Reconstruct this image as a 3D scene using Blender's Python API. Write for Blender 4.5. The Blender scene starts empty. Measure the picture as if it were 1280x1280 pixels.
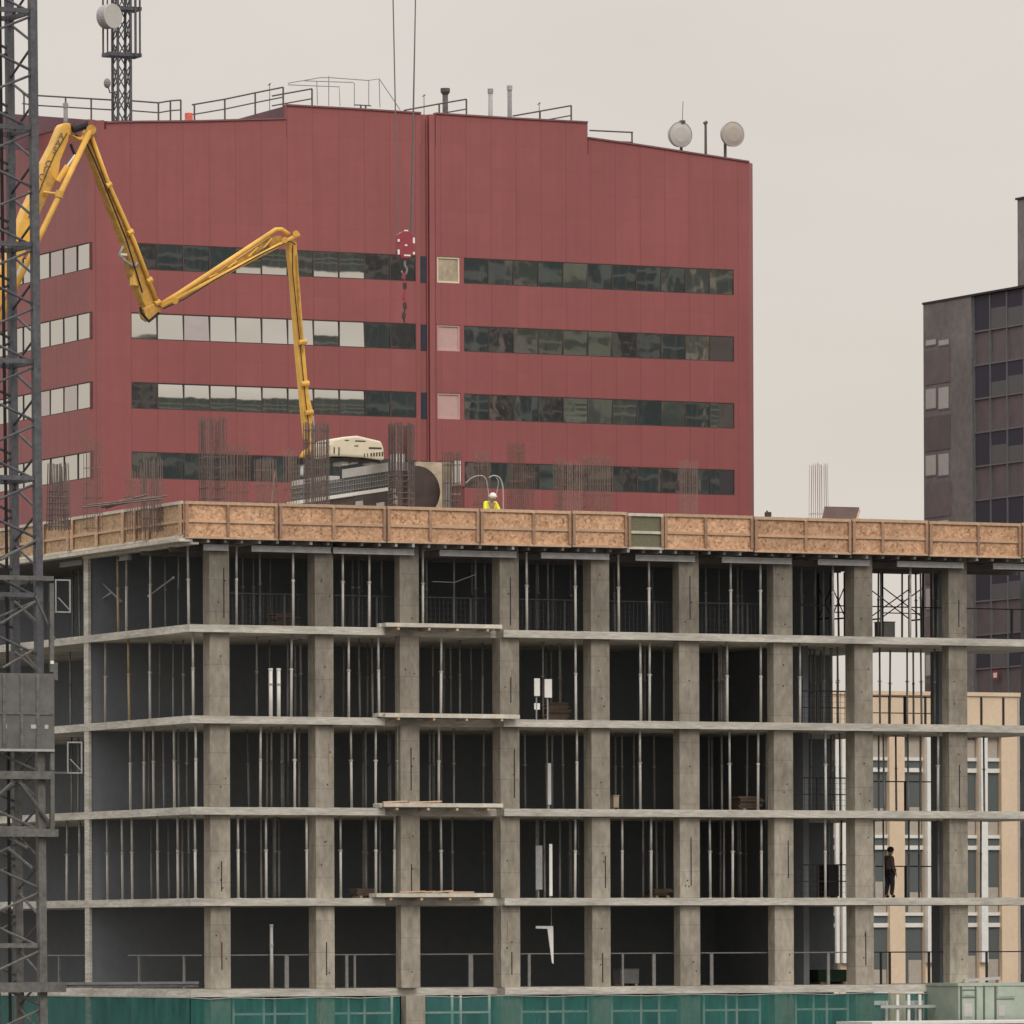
import bpy, math, random
from mathutils import Vector, Matrix
random.seed(7)
scn = bpy.context.scene
COL = scn.collection
# ------------------------------------------------------------------ camera model
FPX, PX0, PY0, ROLL, CZ = 8500.0, 640.0, 1180.0, 0.004, 7.7
CR, SR = math.cos(ROLL), math.sin(ROLL)
def ray(px, py):
    u = (px-PX0)/FPX; v = -(py-PY0)/FPX
    return (u*CR+v*SR, -u*SR+v*CR)          # X and Z per unit Y
ANG = math.radians(26)
E1 = (math.cos(ANG), math.sin(ANG)); E2 = (-math.sin(ANG), math.cos(ANG))
class Frame:
    "street grid frame: t runs along the fronts, s goes into the block, z up"
    def __init__(self, ox, oy): self.o = (ox, oy)
    def front(self, px, py, s=0.0):
        X, Z = ray(px, py)
        lam = (s + self.o[0]*E2[0]+self.o[1]*E2[1])/(X*E2[0]+E2[1])
        x, y = lam*X-self.o[0], lam-self.o[1]
        return (x*E1[0]+y*E1[1], CZ+lam*Z)
    def side(self, px, py, t=0.0):
        X, Z = ray(px, py)
        lam = (t + self.o[0]*E1[0]+self.o[1]*E1[1])/(X*E1[0]+E1[1])
        x, y = lam*X-self.o[0], lam-self.o[1]
        return (x*E2[0]+y*E2[1], CZ+lam*Z)
    def W(self, t, s, z):
        return Vector((self.o[0]+t*E1[0]+s*E2[0], self.o[1]+t*E1[1]+s*E2[1], z))
def frame_at(px, py, Y):
    X, Z = ray(px, py); return Frame(X*Y, Y)
# ------------------------------------------------------------------ mesh builder
class MB:
    def __init__(self): self.v = []; self.f = []; self.smooth = False
    def quad_box(self, c):
        b = len(self.v); self.v += [tuple(p) for p in c]
        for q in ((0,1,2,3),(7,6,5,4),(0,4,5,1),(1,5,6,2),(2,6,7,3),(3,7,4,0)):
            self.f.append(tuple(b+i for i in q))
    def box(self, x0,x1,y0,y1,z0,z1):
        self.quad_box([(x0,y0,z0),(x0,y1,z0),(x1,y1,z0),(x1,y0,z0),(x0,y0,z1),(x0,y1,z1),(x1,y1,z1),(x1,y0,z1)])
        return self
    def bar(self, p, q, w, h=None, up=(0,0,1), w1=None, h1=None):
        p, q = Vector(p), Vector(q); h = w if h is None else h
        w1 = w if w1 is None else w1; h1 = h if h1 is None else h1
        d = (q-p).normalized(); u = Vector(up)
        if abs(d.dot(u)) > .98: u = Vector((0,1,0))
        sx = d.cross(u).normalized(); uy = sx.cross(d).normalized()
        c = []
        for (o, ww, hh) in ((p,w,h),(q,w1,h1)):
            for a, b in ((-1,-1),(-1,1),(1,1),(1,-1)):
                c.append(o+sx*(a*ww/2)+uy*(b*hh/2))
        self.quad_box(c); return self
    def tube(self, p, q, r, r1=None, n=8):
        return self.path([p, q], r, n, r1)
    def path(self, pts, r, n=8, r1=None):
        pts = [Vector(p) for p in pts]; m = len(pts); r1 = r if r1 is None else r1
        b = len(self.v); u = None
        for i, p in enumerate(pts):
            d = (pts[min(i+1,m-1)]-pts[max(i-1,0)]).normalized()
            if u is None:
                u = d.orthogonal().normalized()
            else:
                u = (u-d*u.dot(d)).normalized()
            w = d.cross(u); rr = r+(r1-r)*i/(m-1)
            for k in range(n):
                a = 2*math.pi*k/n
                self.v.append(tuple(p+u*(rr*math.cos(a))+w*(rr*math.sin(a))))
        for i in range(m-1):
            for k in range(n):
                a0, a1 = b+i*n+k, b+i*n+(k+1)%n
                self.f.append((a0, a1, a1+n, a0+n))
        self.f.append(tuple(b+k for k in reversed(range(n))))
        self.f.append(tuple(b+(m-1)*n+k for k in range(n)))
        return self
    def prism(self, pts, y0, y1):
        "outline in x,z pushed from y0 to y1"
        n = len(pts); b = len(self.v)
        self.v += [(x,y0,z) for x,z in pts]+[(x,y1,z) for x,z in pts]
        self.f.append(tuple(b+i for i in range(n))); self.f.append(tuple(b+n+i for i in reversed(range(n))))
        for i in range(n):
            j = (i+1)%n; self.f.append((b+i, b+n+i, b+n+j, b+j))
        return self
    def prism_yz(self, pts, x0, x1):
        n = len(pts); b = len(self.v)
        self.v += [(x0,y,z) for y,z in pts]+[(x1,y,z) for y,z in pts]
        self.f.append(tuple(b+i for i in range(n))); self.f.append(tuple(b+n+i for i in reversed(range(n))))
        for i in range(n):
            j = (i+1)%n; self.f.append((b+i, b+n+i, b+n+j, b+j))
        return self
    def ball(self, c, rx, ry, rz, nu=10, nv=7):
        b = len(self.v)
        for i in range(nv+1):
            th = math.pi*i/nv
            for k in range(nu):
                a = 2*math.pi*k/nu
                self.v.append((c[0]+rx*math.sin(th)*math.cos(a), c[1]+ry*math.sin(th)*math.sin(a), c[2]+rz*math.cos(th)))
        for i in range(nv):
            for k in range(nu):
                a0, a1 = b+i*nu+k, b+i*nu+(k+1)%nu
                self.f.append((a0, a1, a1+nu, a0+nu))
        return self
    def wall(self, t0,t1,z0,z1, s0,s1, openings):
        "front wall with real openings (ta,tb,za,zb)"
        zs = sorted({z0,z1,*[min(max(o[k],z0),z1) for o in openings for k in (2,3)]})
        for za, zb in zip(zs, zs[1:]):
            zm = (za+zb)/2; cut = sorted((o[0],o[1]) for o in openings if o[2]<zm<o[3])
            t = t0
            for a, b in cut:
                if a > t+1e-4: self.box(t,a,s0,s1,za,zb)
                t = max(t,b)
            if t < t1-1e-4: self.box(t,t1,s0,s1,za,zb)
        return self
    def build(self, name, mat, th=None, bevel=0, smooth=False, kind=None):
        """th: a Thing (vertices are in its frame's t,s,z) or None"""
        me = bpy.data.meshes.new(name)
        o0 = th.o if th is not None else (0,0,0)
        me.from_pydata([(x-o0[0], y-o0[1], z-o0[2]) for x,y,z in self.v], [], self.f)
        me.materials.append(mat)
        import bmesh
        bm = bmesh.new(); bm.from_mesh(me); bmesh.ops.recalc_face_normals(bm, faces=bm.faces[:]); bm.to_mesh(me); bm.free()
        if smooth:
            for p in me.polygons: p.use_smooth = True
        ob = bpy.data.objects.new(name, me); COL.objects.link(ob)
        if th is not None: ob.parent = th.par if isinstance(th, Sub) else th.e
        if bevel:
            m = ob.modifiers.new('bevel','BEVEL'); m.width = bevel; m.segments = 2; m.limit_method = 'ANGLE'
        if kind: ob['kind'] = kind
        return ob
class Thing:
    def __init__(self, name, label, cat, fr, t, s, z, group=None, kind=None):
        e = bpy.data.objects.new(name, None); COL.objects.link(e)
        e.location = fr.W(t,s,z); e.rotation_euler = (0,0,ANG); e.empty_display_size = .3
        e['label'] = label; e['category'] = cat
        if group: e['group'] = group
        if kind: e['kind'] = kind
        self.e = e; self.o = (t,s,z); self.fr = fr
class Sub:
    "lets a part carry sub-parts built in the same frame"
    def __init__(self, th, par): self.o = th.o; self.par = par
def copy_tree(o, parent=None):
    c = o.copy(); COL.objects.link(c)
    if parent: c.parent = parent
    for ch in list(o.children): copy_tree(ch, c)
    return c
NUM = 'first second third fourth fifth sixth seventh eighth ninth tenth eleventh twelfth thirteenth fourteenth fifteenth sixteenth seventeenth eighteenth nineteenth twentieth'.split()
# ------------------------------------------------------------------ materials
def lin(c):
    c = c/255.0; return c/12.92 if c <= .04045 else ((c+.055)/1.055)**2.4
def rgb(r,g,b): return (lin(r),lin(g),lin(b),1)
def mat(name, col, rough=.7, metal=0.0, var=.12, scale=3.0, bump=0.0, spec=.3, var2=0.0, scale2=.4, objvar=0.0, dark=None, stretch=None):
    m = bpy.data.materials.new(name); m.use_nodes = True
    nt = m.node_tree; N = nt.nodes; L = nt.links; bs = N['Principled BSDF']
    bs.inputs['Roughness'].default_value = rough; bs.inputs['Metallic'].default_value = metal
    bs.inputs['Specular IOR Level'].default_value = spec
    tc = N.new('ShaderNodeTexCoord'); vec = tc.outputs['Object']
    if stretch:
        mp = N.new('ShaderNodeMapping'); mp.inputs['Scale'].default_value = stretch; L.new(vec, mp.inputs['Vector']); vec = mp.outputs['Vector']
    nz = N.new('ShaderNodeTexNoise'); nz.inputs['Scale'].default_value = scale; nz.inputs['Detail'].default_value = 6
    nz.inputs['Roughness'].default_value = .65; L.new(vec, nz.inputs['Vector'])
    mr = N.new('ShaderNodeMapRange'); mr.inputs['From Min'].default_value=.3; mr.inputs['From Max'].default_value=.7
    mr.inputs['To Min'].default_value = 1-var; mr.inputs['To Max'].default_value = 1+var; L.new(nz.outputs['Fac'], mr.inputs['Value'])
    fac = mr.outputs['Result']
    if var2:
        n2 = N.new('ShaderNodeTexNoise'); n2.inputs['Scale'].default_value = scale2; n2.inputs['Detail'].default_value = 4; L.new(vec, n2.inputs['Vector'])
        m2 = N.new('ShaderNodeMapRange'); m2.inputs['From Min'].default_value=.3; m2.inputs['From Max'].default_value=.7
        m2.inputs['To Min'].default_value = 1-var2; m2.inputs['To Max'].default_value = 1+var2; L.new(n2.outputs['Fac'], m2.inputs['Value'])
        mu = N.new('ShaderNodeMath'); mu.operation='MULTIPLY'; L.new(fac, mu.inputs[0]); L.new(m2.outputs['Result'], mu.inputs[1]); fac = mu.outputs[0]
    if objvar:
        oi = N.new('ShaderNodeObjectInfo'); m3 = N.new('ShaderNodeMapRange'); m3.inputs['To Min'].default_value = 1-objvar; m3.inputs['To Max'].default_value = 1+objvar
        L.new(oi.outputs['Random'], m3.inputs['Value'])
        mu = N.new('ShaderNodeMath'); mu.operation='MULTIPLY'; L.new(fac, mu.inputs[0]); L.new(m3.outputs['Result'], mu.inputs[1]); fac = mu.outputs[0]
    vm = N.new('ShaderNodeVectorMath'); vm.operation='SCALE'; vm.inputs[0].default_value = col[:3]; L.new(fac, vm.inputs['Scale'])
    L.new(vm.outputs['Vector'], bs.inputs['Base Color'])
    if bump:
        bp = N.new('ShaderNodeBump'); bp.inputs['Strength'].default_value = bump; bp.inputs['Distance'].default_value=.02
        L.new(nz.outputs['Fac'], bp.inputs['Height']); L.new(bp.outputs['Normal'], bs.inputs['Normal'])
    m['_'] = 1
    return m
def albedo(r,g,b): return (r,g,b,1)
M = {}
def cast(name,k):
    m = mat(name, albedo(.315*k,.28*k,.228*k), .9, var=.24, scale=5, bump=.3, var2=.24, scale2=.9, objvar=.10, stretch=(1,1,.45))
    nt=m.node_tree; N=nt.nodes; L=nt.links; bs=N['Principled BSDF']; tc=N.new('ShaderNodeTexCoord'); sp=N.new('ShaderNodeSeparateXYZ'); L.new(tc.outputs['Object'],sp.inputs[0])
    oi=N.new('ShaderNodeObjectInfo'); ad=N.new('ShaderNodeMath'); ad.operation='ADD'; L.new(sp.outputs[2],ad.inputs[0]); L.new(oi.outputs['Random'],ad.inputs[1])
    mo=N.new('ShaderNodeMath'); mo.operation='MODULO'; mo.inputs[1].default_value=1.05; L.new(ad.outputs[0],mo.inputs[0])
    lt=N.new('ShaderNodeMath'); lt.operation='LESS_THAN'; lt.inputs[1].default_value=.03; L.new(mo.outputs[0],lt.inputs[0])
    iv=N.new('ShaderNodeMath'); iv.operation='MULTIPLY_ADD'; iv.inputs[1].default_value=-.2; iv.inputs[2].default_value=1; L.new(lt.outputs[0],iv.inputs[0])
    old=bs.inputs['Base Color'].links[0].from_socket; v=N.new('ShaderNodeVectorMath'); v.operation='SCALE'; L.new(old,v.inputs[0]); L.new(iv.outputs[0],v.inputs['Scale']); L.new(v.outputs[0],bs.inputs['Base Color'])
    return m
M['concrete']=cast('concrete',1.08); M['concrete_mid']=cast('concrete_half_shade',.90); M['concrete_shade']=cast('concrete_full_shade',.70)  # upper columns: shade under the deck painted into two darker copies
M['rust'] = mat('rust_stain', albedo(.30,.18,.10), .9, var=.25, scale=9)
M['slab'] = mat('slab_concrete', albedo(.50,.47,.41), .9, var=.28, scale=4, bump=.3, var2=.25, scale2=.7, stretch=(.6,.6,4))
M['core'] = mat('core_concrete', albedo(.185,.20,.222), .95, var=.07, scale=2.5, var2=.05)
M['timber'] = mat('timber', albedo(.55,.375,.25), .8, var=.22, scale=6, objvar=.12)
M['stud'] = mat('stud_timber', albedo(.36,.225,.15), .85, var=.22, scale=6, objvar=.15)
M['old_timber'] = mat('weathered_plank', albedo(.15,.11,.085), .85, var=.25, scale=5, objvar=.2)
M['pale_timber'] = mat('pale_timber', albedo(.60,.555,.47), .8, var=.2, scale=3, var2=.2)
M['ply'] = mat('plywood', albedo(.16,.14,.13), .8, var=.2, scale=2)
M['brown_ply'] = mat('brown_plywood', albedo(.10,.06,.05), .7, var=.2, scale=2)
M['olive_board'] = mat('olive_board', albedo(.17,.16,.10), .8, var=.25, scale=20)
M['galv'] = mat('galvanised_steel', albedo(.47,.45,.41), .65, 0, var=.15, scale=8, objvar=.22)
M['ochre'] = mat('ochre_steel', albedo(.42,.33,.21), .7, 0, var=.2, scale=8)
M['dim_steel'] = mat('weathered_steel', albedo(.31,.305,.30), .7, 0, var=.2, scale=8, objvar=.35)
M['beam'] = mat('aluminium_beam', albedo(.38,.37,.36), .55, .2, var=.15, scale=5, objvar=.12)
M['rail'] = mat('rail_steel', albedo(.23,.22,.21), .6, .2, var=.2, scale=6)
M['rail2'] = mat('mid_rail', albedo(.34,.33,.31), .6, 0, var=.2, scale=6)
M['dim_rail'] = mat('dim_rail', albedo(.07,.07,.075), .6, 0, var=.2, scale=6)
M['dark_rail'] = mat('dark_rail', albedo(.03,.028,.03), .6, .2, var=.2, scale=6)
M['mast'] = mat('mast_paint', albedo(.105,.105,.112), .5, .2, var=.3, scale=6, var2=.2, scale2=1)
M['mast_low'] = mat('mast_paint_dusty', albedo(.15,.145,.135), .6, .2, var=.3, scale=6, var2=.2, scale2=1)
M['clad'] = mat('grey_cladding', albedo(.145,.14,.13), .8, .0, var=.14, scale=3, var2=.2, scale2=1.2)
M['yellow'] = mat('yellow_paint', albedo(.74,.42,.085), .45, 0, var=.12, scale=3, var2=.15, scale2=.8)
M['yellow_dull'] = mat('yellow_paint_grimy', albedo(.50,.28,.065), .55, 0, var=.3, scale=4, var2=.2, scale2=1)
M['chrome'] = mat('cylinder_steel', albedo(.6,.6,.6), .25, .8, var=.05)
M['black'] = mat('black_rubber', albedo(.022,.021,.022), .7, var=.2)
M['rebar'] = mat('rebar', albedo(.20,.135,.115), .9, var=.3, scale=8, objvar=.3)
M['rebar_dark'] = mat('rebar_dense', albedo(.16,.122,.11), .9, var=.3, scale=8, objvar=.2)
M['cream_paint'] = mat('cream_paint', albedo(.72,.64,.48), .5, var=.08, scale=2)
M['white'] = mat('white_paint', albedo(.80,.785,.74), .5, var=.08, scale=3)
M['pale_grey'] = mat('pale_grey_paint', albedo(.47,.46,.44), .6, var=.1, scale=2)
M['mid_grey'] = mat('mid_grey', albedo(.17,.17,.17), .7, var=.2, scale=4)
M['drum'] = mat('drum_brown', albedo(.075,.055,.05), .7, var=.25, scale=2, var2=.2)
M['beige'] = mat('beige_panel', albedo(.42,.34,.25), .7, var=.25, scale=3, var2=.2)
M['crimson'] = mat('crimson_paint', albedo(.30,.055,.07), .5, var=.12, scale=4)
M['cable'] = mat('steel_cable', albedo(.16,.15,.15), .5, .3, var=.1)
M['duct'] = mat('grey_conduit', albedo(.4,.39,.36), .6, var=.1)
M['hivis'] = mat('hi_vis_yellow', albedo(.75,.8,.05), .8, var=.06)
M['skin'] = mat('skin', albedo(.40,.25,.18), .6, var=.06)
M['navy'] = mat('dark_cloth', albedo(.03,.03,.036), .9, var=.2)
M['jacket'] = mat('brown_jacket', albedo(.12,.09,.085), .9, var=.2)
M['hair'] = mat('dark_hair', albedo(.02,.017,.015), .7)
M['stucco'] = mat('tan_stucco', albedo(.74,.575,.415), .9, var=.06, scale=4, var2=.06)
M['stucco_grey'] = mat('grey_stucco', albedo(.46,.41,.35), .9, var=.08, scale=4)
M['dark_trim'] = mat('dark_trim', albedo(.03,.03,.032), .5, var=.1)
M['blackbrown'] = mat('brown_granite', albedo(.20,.188,.18), .6, var=.2, scale=2, var2=.15, scale2=.3)
M['purple'] = mat('purple_spandrel', albedo(.14,.122,.124), .45, var=.15, scale=1, objvar=.2)
M['mullion'] = mat('mullion', albedo(.19,.19,.2), .5, .2, var=.1)
M['asphalt'] = mat('asphalt', albedo(.09,.088,.085), .95, var=.2, scale=.5)
M['container'] = mat('pale_green_paint', albedo(.36,.41,.34), .6, var=.12, scale=2, var2=.1)
M['container_dark'] = mat('green_groove', albedo(.10,.12,.10), .7, var=.12)
M['green_tarp'] = mat('green_tarp', albedo(.03,.065,.04), .8, var=.2, scale=2)
M['dish'] = mat('dish_white', albedo(.50,.48,.44), .6, var=.05)
M['dish_tan'] = mat('dish_tan', albedo(.44,.38,.33), .6, var=.05)
M['roof_steel'] = mat('roof_steel', albedo(.12,.105,.10), .6, .2, var=.2)
M['red_lamp'] = mat('red_lamp', albedo(.75,.16,.12), .4)
M['sign_red'] = mat('sign_red', albedo(.3,.055,.045), .5)
M['penthouse'] = mat('plum_metal', albedo(.17,.085,.10), .6, var=.1, scale=.5)
M['coping'] = mat('coping', albedo(.22,.10,.10), .5, var=.1)
M['pink'] = mat('pink_wall_reflection', albedo(.55,.36,.33), .7, var=.06)
M['added_tower_glass'] = mat('added_green_tower_glass', albedo(.125,.15,.145), .3, var=.16, scale=.3, var2=.25, scale2=.06)
M['sage'] = mat('sage_render', albedo(.30,.33,.29), .8, var=.15, scale=.6)
M['tower_frame'] = mat('tower_frame', albedo(.30,.30,.27), .7, var=.2)
# flaked board
def osb(name, base):
    m = bpy.data.materials.new(name); m.use_nodes = True; nt = m.node_tree; N = nt.nodes; L = nt.links; bs = N['Principled BSDF']
    bs.inputs['Roughness'].default_value=.85; bs.inputs['Specular IOR Level'].default_value=.15
    tc = N.new('ShaderNodeTexCoord'); oi = N.new('ShaderNodeObjectInfo')
    ad = N.new('ShaderNodeVectorMath'); ad.operation='ADD'; L.new(tc.outputs['Object'], ad.inputs[0])
    sc = N.new('ShaderNodeMath'); sc.operation='MULTIPLY'; sc.inputs[1].default_value=37; L.new(oi.outputs['Random'], sc.inputs[0]); L.new(sc.outputs[0], ad.inputs[1])
    vo = N.new('ShaderNodeTexVoronoi'); vo.inputs['Scale'].default_value=13; L.new(ad.outputs[0], vo.inputs['Vector'])
    nz = N.new('ShaderNodeTexNoise'); nz.inputs['Scale'].default_value=2.2; nz.inputs['Detail'].default_value=5; L.new(ad.outputs[0], nz.inputs['Vector'])
    sp = N.new('ShaderNodeSeparateColor'); L.new(vo.outputs['Color'], sp.inputs[0])
    r1 = N.new('ShaderNodeValToRGB'); e = r1.color_ramp.elements
    e[0].position=.0; e[0].color=(base[0]*.6,base[1]*.56,base[2]*.52,1); e[1].position=1; e[1].color=(base[0]*1.3,base[1]*1.3,base[2]*1.28,1)
    x = r1.color_ramp.elements.new(.45); x.color=(*base,1); x = r1.color_ramp.elements.new(.12); x.color=(base[0]*.85,base[1]*.82,base[2]*.8,1)
    L.new(sp.outputs[0], r1.inputs[0])
    mr = N.new('ShaderNodeMapRange'); mr.inputs['From Min'].default_value=.3; mr.inputs['From Max'].default_value=.7; mr.inputs['To Min'].default_value=.82; mr.inputs['To Max'].default_value=1.18; L.new(nz.outputs['Fac'], mr.inputs['Value'])
    vm = N.new('ShaderNodeVectorMath'); vm.operation='SCALE'; L.new(r1.outputs['Color'], vm.inputs[0]); L.new(mr.outputs[0], vm.inputs['Scale'])
    mo = N.new('ShaderNodeMapRange'); mo.inputs['To Min'].default_value=.84; mo.inputs['To Max'].default_value=1.12; L.new(oi.outputs['Random'],mo.inputs['Value'])
    v2 = N.new('ShaderNodeVectorMath'); v2.operation='SCALE'; L.new(vm.outputs[0],v2.inputs[0]); L.new(mo.outputs[0],v2.inputs['Scale'])
    # cement splashes
    n3 = N.new('ShaderNodeTexNoise'); n3.inputs['Scale'].default_value=1.1; n3.inputs['Detail'].default_value=8; n3.inputs['Roughness'].default_value=.7; L.new(ad.outputs[0],n3.inputs['Vector'])
    m3 = N.new('ShaderNodeMapRange'); m3.inputs['From Min'].default_value=.56; m3.inputs['From Max'].default_value=.72; m3.inputs['To Max'].default_value=.4; L.new(n3.outputs['Fac'],m3.inputs['Value'])
    mx = N.new('ShaderNodeMix'); mx.data_type='RGBA'; mx.inputs['B'].default_value=(.33,.29,.24,1); L.new(m3.outputs[0],mx.inputs['Factor']); L.new(v2.outputs[0],mx.inputs['A'])
    L.new(mx.outputs['Result'], bs.inputs['Base Color'])
    return m
M['osb'] = osb('osb_board', (.55,.335,.205))
M['osb_left'] = osb('osb_board_left', (.50,.345,.215))  # less orange copy of the board for the left edge
# red metal panels with joints every pane width; the joints are grooves in the cladding
def panels(name, col, pt, off_t, pz, off_z, axis=0):
    m = mat(name, col, .55, 0, var=.035, scale=1.2, var2=.05, scale2=.12, spec=.35)
    nt = m.node_tree; N = nt.nodes; L = nt.links; bs = N['Principled BSDF']
    tc = N.new('ShaderNodeTexCoord'); sp = N.new('ShaderNodeSeparateXYZ'); L.new(tc.outputs['Object'], sp.inputs[0])
    def groove(sock, period, off, width):
        a = N.new('ShaderNodeMath'); a.operation='SUBTRACT'; a.inputs[1].default_value = off-1000*period; L.new(sock, a.inputs[0])
        b = N.new('ShaderNodeMath'); b.operation='MODULO'; b.inputs[1].default_value = period; L.new(a.outputs[0], b.inputs[0])
        c = N.new('ShaderNodeMath'); c.operation='LESS_THAN'; c.inputs[1].default_value = width; L.new(b.outputs[0], c.inputs[0]); return c.outputs[0], a.outputs[0]
    g1, a1 = groove(sp.outputs[axis], pt, off_t, .055); g2, a2 = groove(sp.outputs[2], pz, off_z, .05)
    # each panel is a slightly different batch
    f1 = N.new('ShaderNodeMath'); f1.operation='DIVIDE'; f1.inputs[1].default_value=pt; L.new(a1,f1.inputs[0])
    f2 = N.new('ShaderNodeMath'); f2.operation='FLOOR'; L.new(f1.outputs[0], f2.inputs[0])
    f3 = N.new('ShaderNodeMath'); f3.operation='DIVIDE'; f3.inputs[1].default_value=pz; L.new(a2,f3.inputs[0])
    f4 = N.new('ShaderNodeMath'); f4.operation='FLOOR'; L.new(f3.outputs[0], f4.inputs[0])
    cv = N.new('ShaderNodeCombineXYZ'); L.new(f2.outputs[0], cv.inputs[0]); L.new(f4.outputs[0], cv.inputs[1])
    wn = N.new('ShaderNodeTexWhiteNoise'); wn.noise_dimensions='2D'; L.new(cv.outputs[0], wn.inputs['Vector'])
    mr = N.new('ShaderNodeMapRange'); mr.inputs['To Min'].default_value=.975; mr.inputs['To Max'].default_value=1.025; L.new(wn.outputs['Value'], mr.inputs['Value'])
    g2s = N.new('ShaderNodeMath'); g2s.operation='MULTIPLY'; g2s.inputs[1].default_value=.25; L.new(g2, g2s.inputs[0])
    mx = N.new('ShaderNodeMath'); mx.operation='MAXIMUM'; L.new(g1,mx.inputs[0]); L.new(g2s.outputs[0],mx.inputs[1])
    inv = N.new('ShaderNodeMath'); inv.operation='MULTIPLY_ADD'; inv.inputs[1].default_value=-.19; inv.inputs[2].default_value=1; L.new(mx.outputs[0], inv.inputs[0])
    tot = N.new('ShaderNodeMath'); tot.operation='MULTIPLY'; L.new(inv.outputs[0],tot.inputs[0]); L.new(mr.outputs[0],tot.inputs[1])
    mp = N.new('ShaderNodeMapping'); mp.inputs['Scale'].default_value=(1.3,1.3,.07); L.new(tc.outputs['Object'],mp.inputs[0])
    ns = N.new('ShaderNodeTexNoise'); ns.inputs['Scale'].default_value=1.6; ns.inputs['Detail'].default_value=6; L.new(mp.outputs[0],ns.inputs['Vector'])
    ms = N.new('ShaderNodeMapRange'); ms.inputs['From Min'].default_value=.3; ms.inputs['From Max'].default_value=.7; ms.inputs['To Min'].default_value=.955; ms.inputs['To Max'].default_value=1.045; L.new(ns.outputs['Fac'],ms.inputs['Value'])
    t2 = N.new('ShaderNodeMath'); t2.operation='MULTIPLY'; L.new(tot.outputs[0],t2.inputs[0]); L.new(ms.outputs[0],t2.inputs[1]); tot = t2
    old = bs.inputs['Base Color'].links[0].from_socket
    v2 = N.new('ShaderNodeVectorMath'); v2.operation='SCALE'; L.new(old, v2.inputs[0]); L.new(tot.outputs[0], v2.inputs['Scale'])
    L.new(v2.outputs[0], bs.inputs['Base Color'])
    return m
def glass(name, col, rough=.03, metal=1.0, wave=.0, wscale=1.2):
    m = bpy.data.materials.new(name); m.use_nodes = True; nt = m.node_tree; N = nt.nodes; L = nt.links; bs = N['Principled BSDF']
    bs.inputs['Base Color'].default_value=(*col,1); bs.inputs['Metallic'].default_value=metal; bs.inputs['Roughness'].default_value=rough
    if wave:
        tc = N.new('ShaderNodeTexCoord'); nz = N.new('ShaderNodeTexNoise'); nz.inputs['Scale'].default_value=wscale; nz.inputs['Detail'].default_value=2
        oi = N.new('ShaderNodeObjectInfo'); ad = N.new('ShaderNodeVectorMath'); ad.operation='ADD'; L.new(tc.outputs['Object'],ad.inputs[0])
        sc = N.new('ShaderNodeMath'); sc.operation='MULTIPLY'; sc.inputs[1].default_value=53; L.new(oi.outputs['Random'],sc.inputs[0]); L.new(sc.outputs[0],ad.inputs[1]); L.new(ad.outputs[0],nz.inputs['Vector'])
        bp = N.new('ShaderNodeBump'); bp.inputs['Strength'].default_value=1; bp.inputs['Distance'].default_value=wave; L.new(nz.outputs['Fac'],bp.inputs['Height']); L.new(bp.outputs['Normal'],bs.inputs['Normal'])
    return m
M['mirror'] = glass('coated_glass', (.63,.61,.56), .03, 1.0, .005, .6)
M['mirror_dim'] = glass('coated_glass_dim', (.44,.46,.47), .03, 1.0, .005, .6)
M['mirror_plum'] = glass('coated_glass_plum', (.46,.41,.42), .03, 1.0, .006, .7)
M['mirror_grey'] = glass('coated_glass_grey', (.52,.47,.46), .04, 1.0, .01)
M['dark_glass'] = glass('dark_blue_glass', (.05,.06,.078), .12, 0.0, .01); M['dark_glass'].node_tree.nodes['Principled BSDF'].inputs['Specular IOR Level'].default_value=.3
M['grey_glass'] = glass('grey_window_glass', (.13,.145,.145), .15, 0.0, .01); M['grey_glass'].node_tree.nodes['Principled BSDF'].inputs['Specular IOR Level'].default_value=.4
def netting():
    m = bpy.data.materials.new('green_netting'); m.use_nodes=True; nt=m.node_tree; N=nt.nodes; L=nt.links; bs=N['Principled BSDF']
    bs.inputs['Base Color'].default_value=(.036,.185,.155,1); bs.inputs['Roughness'].default_value=.9
    tc=N.new('ShaderNodeTexCoord'); nz=N.new('ShaderNodeTexNoise'); nz.inputs['Scale'].default_value=2; nz.inputs['Detail'].default_value=5
    mp=N.new('ShaderNodeMapping'); mp.inputs['Scale'].default_value=(2.5,1,.35); L.new(tc.outputs['Object'],mp.inputs[0]); L.new(mp.outputs[0],nz.inputs['Vector'])
    mr=N.new('ShaderNodeMapRange'); mr.inputs['From Min'].default_value=.3; mr.inputs['From Max'].default_value=.7; mr.inputs['To Min'].default_value=.42; mr.inputs['To Max'].default_value=.74; L.new(nz.outputs['Fac'],mr.inputs['Value'])
    tr=N.new('ShaderNodeBsdfTransparent'); mx=N.new('ShaderNodeMixShader'); L.new(mr.outputs[0],mx.inputs[0]); L.new(tr.outputs[0],mx.inputs[1]); L.new(bs.outputs[0],mx.inputs[2])
    L.new(mx.outputs[0], N['Material Output'].inputs['Surface']); return m
M['net'] = netting()

# ================================================================== GROUND
gm = bpy.data.meshes.new('ground'); R=3000
gm.from_pydata([(-R,-200,0),(R,-200,0),(R,2*R,0),(-R,2*R,0)],[],[(0,1,2,3)]); gm.materials.append(M['asphalt'])
g = bpy.data.objects.new('ground', gm); COL.objects.link(g); g['kind']='structure'; g['label']='dark asphalt ground around the buildings'

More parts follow.
